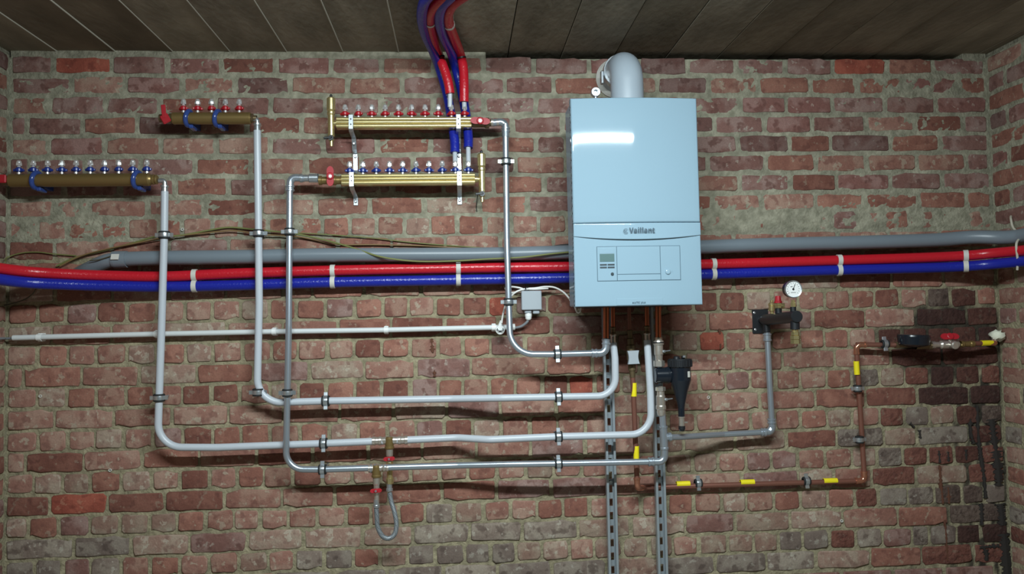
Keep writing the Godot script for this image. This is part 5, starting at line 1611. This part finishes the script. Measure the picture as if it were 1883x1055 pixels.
# ------------------------------------------------------------------ electrics
func build_electrics() -> void:
	var t := thing("conduit", "thin pale grey electrical conduit running level across the left wall", "conduit", Vector3(-0.7352, 1.3475, 0.024))
	var m := MB.new()
	m.tube(PackedVector3Array([Vector3(-1.6153, 1.3481, 0.034), Vector3(-1.1049, 1.3513, 0.034), Vector3(-0.6832, 1.3516, 0.034), Vector3(-0.2734, 1.3493, 0.034), Vector3(0.204, 1.3508, 0.034)]), 0.0098, 16)
	obj("tube", m, M.conduit, t)
	m = MB.new()
	m.lathe(Vector3(0.1978, 1.3509, 0.034), Vector3.RIGHT, [P(0, 0.0098), P(0, 0.0125), P(0.012, 0.0125), P(0.012, 0)], 14)
	obj("end_bush", m, M.white_plastic, t)
	m = MB.new()
	m.tube(smooth([Vector3(-1.6039, 1.3478, 0.034), Vector3(-1.65, 1.3457, 0.026), Vector3(-1.64, 1.347, 0.05), Vector3(-1.645, 1.345, 0.2)], 5), 0.0045, 8)
	obj("cable", m, M.grey_wire, t)
	var cx := [Vector3(-1.5241, 1.3481, 0.034), Vector3(-1.1088, 1.3513, 0.034), Vector3(-0.6852, 1.3516, 0.034), Vector3(-0.2734, 1.3493, 0.034), Vector3(0.1298, 1.3503, 0.034)]
	var wh := ["near the left corner", "beside the first white vertical pipe", "between the white and steel vertical pipes", "in the middle of the wall", "beside the hanging plug"]
	for k in 5:
		var q: Vector3 = cx[k]
		var c := MB.new()
		c.lathe(q - Vector3(0.008, 0, 0), Vector3.RIGHT, [P(0, 0.0098), P(0, 0.0122), P(0.016, 0.0122), P(0.016, 0.0098)], 16)
		c.box(q + Vector3(0, 0, -0.019), Vector3(0.016, 0.03, 0.03), Basis(), 0.002)
		tag(obj("conduit_clip", c, M.white_plastic), "pale plastic conduit clip " + wh[k], "clip", "clips of the conduit")
	# junction box
	var b := thing("junction_box", "square grey junction box left of the boiler with a pale cable gland", "junction box", Vector3(0.2738, 1.4133, 0.03))
	m = MB.new()
	m.box(Vector3(0.2743, 1.4504, 0.034) + Vector3(0, 0, -0.005), Vector3(0.074, 0.07, 0.054), Basis(), 0.003)
	obj("box", m, M.grey_plastic, b)
	m = MB.new()
	m.box(Vector3(0.2726, 1.4495, 0.063), Vector3(0.076, 0.072, 0.006), Basis(), 0.0025)
	obj("cover", m, M.grey_plastic, b)
	for q in [[Vector3(0.2595, 1.4114, 0.04), 0.026], [Vector3(0.2904, 1.4087, 0.04), 0.025]]:
		m = MB.new()
		m.box(q[0], Vector3(q[1], 0.02, 0.03), Basis(), 0.003)
		obj("entry_stub", m, M.grey_plastic, b)
	m = MB.new()
	m.lathe(Vector3(0.2613, 1.4031, 0.04), Vector3.DOWN, [P(0, 0.012), P(0.004, 0.0132), P(0.014, 0.0132), P(0.017, 0.012), P(0.022, 0.0118), P(0.027, 0.008), P(0.027, 0)], 12)
	obj("cable_gland", m, M.white_plastic, b)
	m = MB.new()
	m.tube(smooth([Vector3(0.2609, 1.3805, 0.04), Vector3(0.2556, 1.3683, 0.038), Vector3(0.2374, 1.3542, 0.03), Vector3(0.217, 1.3485, 0.025), Vector3(0.2005, 1.3498, 0.024)], 6), 0.0052, 10)
	obj("feed_cable", m, M.grey_wire, b)
	# white cable: looped, tied and ending in a plug
	var c2 := thing("white_cable", "white mains cable looped over the junction box, ending in a hanging plug", "cable", Vector3(0.2377, 1.485, 0.06))
	m = MB.new()
	m.tube(smooth([Vector3(0.4217, 1.4298, 0.09), Vector3(0.4141, 1.4528, 0.075), Vector3(0.394, 1.4783, 0.06), Vector3(0.362, 1.4965, 0.055), Vector3(0.3275, 1.5004, 0.05), Vector3(0.2901, 1.4958, 0.052), Vector3(0.2506, 1.4932, 0.055), Vector3(0.2172, 1.4833, 0.06), Vector3(0.196, 1.4672, 0.065), Vector3(0.1832, 1.453, 0.07)], 6), 0.0036, 8)
	m.tube(smooth([Vector3(0.3383, 1.4943, 0.045), Vector3(0.2897, 1.4916, 0.055), Vector3(0.2506, 1.4922, 0.055), Vector3(0.222, 1.4837, 0.05), Vector3(0.1973, 1.48, 0.05), Vector3(0.1807, 1.4883, 0.055), Vector3(0.1768, 1.4986, 0.055), Vector3(0.1974, 1.5023, 0.055), Vector3(0.2285, 1.4979, 0.05), Vector3(0.251, 1.4914, 0.05), Vector3(0.2907, 1.493, 0.045), Vector3(0.3383, 1.4943, 0.045)], 6), 0.0036, 8)
	m.tube(smooth([Vector3(0.1832, 1.453, 0.07), Vector3(0.1752, 1.435, 0.06), Vector3(0.1666, 1.4087, 0.06), Vector3(0.1603, 1.3822, 0.072), Vector3(0.1577, 1.366, 0.076)], 6), 0.0036, 8)
	m.tube(smooth([Vector3(0.4134, 1.4526, 0.08), Vector3(0.4161, 1.4633, 0.12), Vector3(0.4147, 1.4702, 0.2)], 6), 0.0036, 8)
	m.tube(smooth([Vector3(0.4215, 1.424, 0.16), Vector3(0.4289, 1.4021, 0.16), Vector3(0.4389, 1.4019, 0.16), Vector3(0.4434, 1.4197, 0.16)], 6), 0.0036, 8)
	obj("cable", m, M.wire_white, c2)
	m = MB.new()
	m.lathe(Vector3(0.2475, 1.4892, 0.054), Vector3(1, -0.3, 0), [P(0, 0.008), P(0, 0.0098), P(0.005, 0.0098), P(0.005, 0.008)], 12)
	m.box(Vector3(0.2608, 1.493, 0.056), Vector3(0.004, 0.014, 0.004), Basis(Vector3.BACK, 0.4), 0.001)
	obj("cable_tie", m, M.black, c2)
	m = MB.new()
	var pc := Vector3(0.1513, 1.3419, 0.074)
	m.lathe(pc, Vector3(0.0, -0.12, 1), [P(-0.024, 0.0), P(-0.024, 0.012), P(-0.01, 0.0155), P(0.006, 0.0175), P(0.009, 0.0165), P(0.009, 0)], 20)
	m.tube(PackedVector3Array([pc + Vector3(0.0, 0.012, -0.006), pc + Vector3(0.006, 0.034, -0.004)]), [0.009, 0.0052], 12)
	var plug := obj("plug", m, M.white_plastic, c2)
	m = MB.new()
	for s in [-1.0, 1.0]:
		m.tube(PackedVector3Array([pc + Vector3(s * 0.0085, 0.001, 0.008), pc + Vector3(s * 0.0085, -0.002, 0.027)]), 0.0024, 10)
	obj("pin", m, M.zinc, plug)
	m = MB.new()
	m.box(pc + Vector3(0, -0.006, 0.0098), Vector3(0.011, 0.006, 0.0012), Basis(), 0.0003)
	for s in [-1.0, 1.0]: m.box(pc + Vector3(s * 0.0115, 0.001, 0.0094), Vector3(0.003, 0.009, 0.0012), Basis(Vector3.BACK, s * 0.3), 0.0003)
	obj("recess", m, M.black, plug)

func build_cables() -> void:
	var list := [
		["earth_wire", M.green_wire, 0.0034, [Vector3(-1.4756, 1.6086, 0.012), Vector3(-1.4052, 1.6396, 0.014), Vector3(-1.3073, 1.6622, 0.016), Vector3(-1.2091, 1.6869, 0.018), Vector3(-1.1089, 1.7133, 0.024), Vector3(-1.0318, 1.7148, 0.02), Vector3(-0.9349, 1.7327, 0.014), Vector3(-0.856, 1.7442, 0.012), Vector3(-0.7757, 1.7369, 0.014), Vector3(-0.6947, 1.7273, 0.018), Vector3(-0.6041, 1.7157, 0.02), Vector3(-0.492, 1.6886, 0.03), Vector3(-0.3875, 1.6556, 0.06), Vector3(-0.2853, 1.6196, 0.085), Vector3(-0.1658, 1.6017, 0.085), Vector3(-0.0253, 1.5997, 0.085), Vector3(0.1162, 1.6057, 0.085), Vector3(0.2383, 1.6101, 0.085), Vector3(0.3407, 1.6209, 0.085), Vector3(0.4436, 1.6297, 0.085)], "olive earth wire sagging in front of the grey drain pipe"],
		["earth_wire", M.brown_wire, 0.0028, [Vector3(-1.4601, 1.6078, 0.02), Vector3(-1.3822, 1.6446, 0.022), Vector3(-1.2853, 1.6694, 0.022), Vector3(-1.1879, 1.6883, 0.022), Vector3(-1.0901, 1.7072, 0.022), Vector3(-0.9535, 1.7222, 0.018), Vector3(-0.8344, 1.731, 0.018), Vector3(-0.7348, 1.7155, 0.018), Vector3(-0.6146, 1.7078, 0.018), Vector3(-0.5447, 1.6949, 0.016), Vector3(-0.4543, 1.6754, 0.014), Vector3(-0.2919, 1.6714, 0.012), Vector3(-0.128, 1.6651, 0.012), Vector3(0.0162, 1.6548, 0.012), Vector3(0.1302, 1.6431, 0.01)], "brown wire lying on the bricks above the grey drain pipe"],
		["thin_wire", M.green_wire, 0.0022, [Vector3(-0.6061, 1.721, 0.01), Vector3(-0.4951, 1.7134, 0.01), Vector3(-0.3326, 1.699, 0.01), Vector3(-0.1691, 1.6783, 0.01), Vector3(0.0163, 1.6613, 0.01), Vector3(0.1821, 1.6481, 0.015)], "thin green wire slanting down above the grey drain pipe"],
		["thin_wire", M.green_wire, 0.0022, [Vector3(-1.62, 1.62, 0.08), Vector3(-1.6447, 1.6425, 0.02), Vector3(-1.5993, 1.6586, 0.012), Vector3(-1.5426, 1.661, 0.01), Vector3(-1.4846, 1.6531, 0.01), Vector3(-1.4071, 1.646, 0.01)], "thin light green wire by the left corner above the red pipe"],
		["thin_wire", M.dark_wire, 0.0022, [Vector3(-1.5286, 1.5236, 0.05), Vector3(-1.5503, 1.507, 0.03), Vector3(-1.5783, 1.49, 0.02), Vector3(-1.6126, 1.4767, 0.02), Vector3(-1.6545, 1.4675, 0.02)], "thin dull wire hooked under the blue pipe in the left corner"],
		["thin_wire", M.dark_wire, 0.002, [Vector3(-1.3291, 1.6215, 0.075), Vector3(-1.3021, 1.6226, 0.08), Vector3(-1.2793, 1.6282, 0.08), Vector3(-1.2537, 1.6356, 0.082)], "thin dark wire lying across the grey drain pipe elbow"],
		["black_cable", M.black_wire, 0.003, [Vector3(0.354, 1.6545, 0.012), Vector3(0.3749, 1.6582, 0.014), Vector3(0.4036, 1.6614, 0.02), Vector3(0.4442, 1.6619, 0.03)], "short black cable going behind the left edge of the boiler"],
		["vent_wire", M.black_wire, 0.0016, [Vector3(0.0795, 1.8579, 0.03), Vector3(0.0754, 1.8379, 0.012), Vector3(0.073, 1.8137, 0.006), Vector3(0.0749, 1.7952, 0.003)], "thin black wire hanging below the lower polished manifold"],
		["wall_cable", M.beige_wire, 0.0045, [Vector3(2.14, 1.74, 0.11), Vector3(2.125, 1.725, 0.13), Vector3(2.118, 1.69, 0.15), Vector3(2.108, 1.655, 0.2), Vector3(2.06, 1.62, 0.24), Vector3(2.062, 1.56, 0.24), Vector3(2.066, 1.525, 0.23)], "beige cable hanging over the pipes in the right corner"]]
	for q in list:
		var m := MB.new()
		m.tube(smooth(q[3], 6), q[2], 8)
		tag(obj(q[0], m, q[1]), q[4], "cable")

func build_wall_bits() -> void:
	# tar and rust runs: thin irregular crusts on the bricks of the right-hand corner
	var runs := [
		[M.tar, 0.014, [Vector3(2.0958, 0.9487, 0), Vector3(2.1016, 0.8843, 0), Vector3(2.109, 0.8093, 0), Vector3(2.1144, 0.7388, 0), Vector3(2.114, 0.6856, 0)]],
		[M.tar, 0.015, [Vector3(2.115, 0.6176, 0), Vector3(2.1196, 0.5751, 0), Vector3(2.1197, 0.5327, 0)]],
		[M.tar, 0.016, [Vector3(2.1248, 0.5008, 0), Vector3(2.1282, 0.4373, 0), Vector3(2.1318, 0.3318, 0)]],
		[M.tar, 0.006, [Vector3(2.04, 1.0037, 0), Vector3(2.0387, 0.8861, 0), Vector3(2.0457, 0.8006, 0), Vector3(2.0532, 0.7259, 0), Vector3(2.0579, 0.6408, 0)]],
		[M.tar, 0.005, [Vector3(2.0082, 0.9511, 0), Vector3(2.0095, 0.887, 0), Vector3(2.0192, 0.8547, 0)]],
		[M.tar, 0.006, [Vector3(2.0367, 0.6204, 0), Vector3(2.0368, 0.578, 0), Vector3(2.037, 0.5357, 0)]],
		[M.tar, 0.008, [Vector3(2.0394, 0.4491, 0), Vector3(2.0492, 0.4235, 0), Vector3(2.0457, 0.3984, 0)]],
		[M.tar, 0.005, [Vector3(2.0215, 0.4498, 0), Vector3(2.0663, 0.4523, 0), Vector3(2.1022, 0.4531, 0)]],
		[M.tar, 0.005, [Vector3(1.8727, 0.8315, 0), Vector3(1.875, 0.7847, 0)]],
		[M.tar, 0.004, [Vector3(1.9104, 0.8261, 0), Vector3(1.9108, 0.7878, 0)]],
		[M.tar, 0.003, [Vector3(1.7987, 0.9144, 0), Vector3(1.8015, 0.8803, 0)]],
		[M.tar, 0.004, [Vector3(1.76, 0.9431, 0), Vector3(1.7769, 0.9257, 0)]],
		[M.tar, 0.004, [Vector3(1.9845, 0.8323, 0), Vector3(1.9847, 0.7919, 0)]],
		[M.rust, 0.004, [Vector3(1.8745, 0.7741, 0), Vector3(1.8755, 0.7, 0), Vector3(1.8809, 0.6258, 0)]],
		[M.rust, 0.003, [Vector3(1.8845, 0.5624, 0), Vector3(1.8877, 0.4886, 0), Vector3(1.8881, 0.4046, 0)]],
		[M.rust, 0.006, [Vector3(1.9038, 0.6884, 0), Vector3(1.9053, 0.625, 0)]],
		[M.rust, 0.005, [Vector3(-0.105, 1.3136, 0), Vector3(-0.1035, 1.2765, 0), Vector3(-0.1017, 1.26, 0)]],
		[M.rust, 0.004, [Vector3(-0.0965, 1.1941, 0), Vector3(-0.0969, 1.1695, 0)]],
		[M.rust, 0.004, [Vector3(1.0082, 1.3282, 0), Vector3(1.0097, 1.307, 0)]],
		[M.rust, 0.004, [Vector3(1.0106, 1.269, 0), Vector3(1.0099, 1.2479, 0)]],
		[M.rust, 0.0035, [Vector3(1.003, 1.168, 0), Vector3(1.0023, 1.1469, 0)]]]
	for q in runs:
		var line := smooth(q[2], 14)
		var m := MB.new()
		for k in line.size() - 1:
			var p0: Vector3 = line[k]; var p1: Vector3 = line[k + 1]
			var d := (p1 - p0).normalized()
			var sd := Vector3(-d.y, d.x, 0)
			var w0: float = q[1] * (0.35 + 1.1 * absf(stain_c.get_noise_2d(p0.x * 3.0, p0.y * 2.2)) * 2.4)
			var w1: float = q[1] * (0.35 + 1.1 * absf(stain_c.get_noise_2d(p1.x * 3.0, p1.y * 2.2)) * 2.4)
			var e0 := sd * w0; var e1 := sd * w1
			var f := Vector3(0, 0, 0.006); var g := Vector3(0, 0, 0.0075)
			m.quad(p0 - e0 + f, p1 - e1 + f, p1 + g, p0 + g, (Vector3.BACK - sd * 0.2).normalized())
			m.quad(p0 + e0 + f, p1 + e1 + f, p1 + g, p0 + g, (Vector3.BACK + sd * 0.2).normalized())
			m.quad(p0 - e0 + f, p1 - e1 + f, p1 - e1 - f, p0 - e0 - f, -sd)
			m.quad(p0 + e0 + f, p1 + e1 + f, p1 + e1 - f, p0 + e0 - f, sd)
		obj("tar_run" if q[0] == M.tar else "rust_run", m, q[0], wall_back)
	var list := [[Vector3(-1.2859, 0.8565, 0), "above the bottom courses left of the first bend"], [Vector3(0.9566, 1.0641, 0), "right of the black filter"], [Vector3(1.469, 0.5733, 0), "below the right end of the low copper pipe"], [Vector3(-1.5341, 1.133, 0), "left of the first white vertical pipe, low on the wall"], [Vector3(-1.0268, 1.7395, 0), "between the two white vertical pipes, above the wires"]]
	for q in list:
		var m := MB.new()
		m.lathe(q[0] + Vector3(0, 0, -0.01), Vector3.BACK, [P(0, 0.0), P(0, 0.0058), P(0.015, 0.0058), P(0.015, 0.0034), P(0.004, 0.003), P(0.004, 0)], 12)
		tag(obj("wall_plug", m, M.clip_white), "pale plastic wall plug " + q[1], "wall plug", "empty wall plugs")
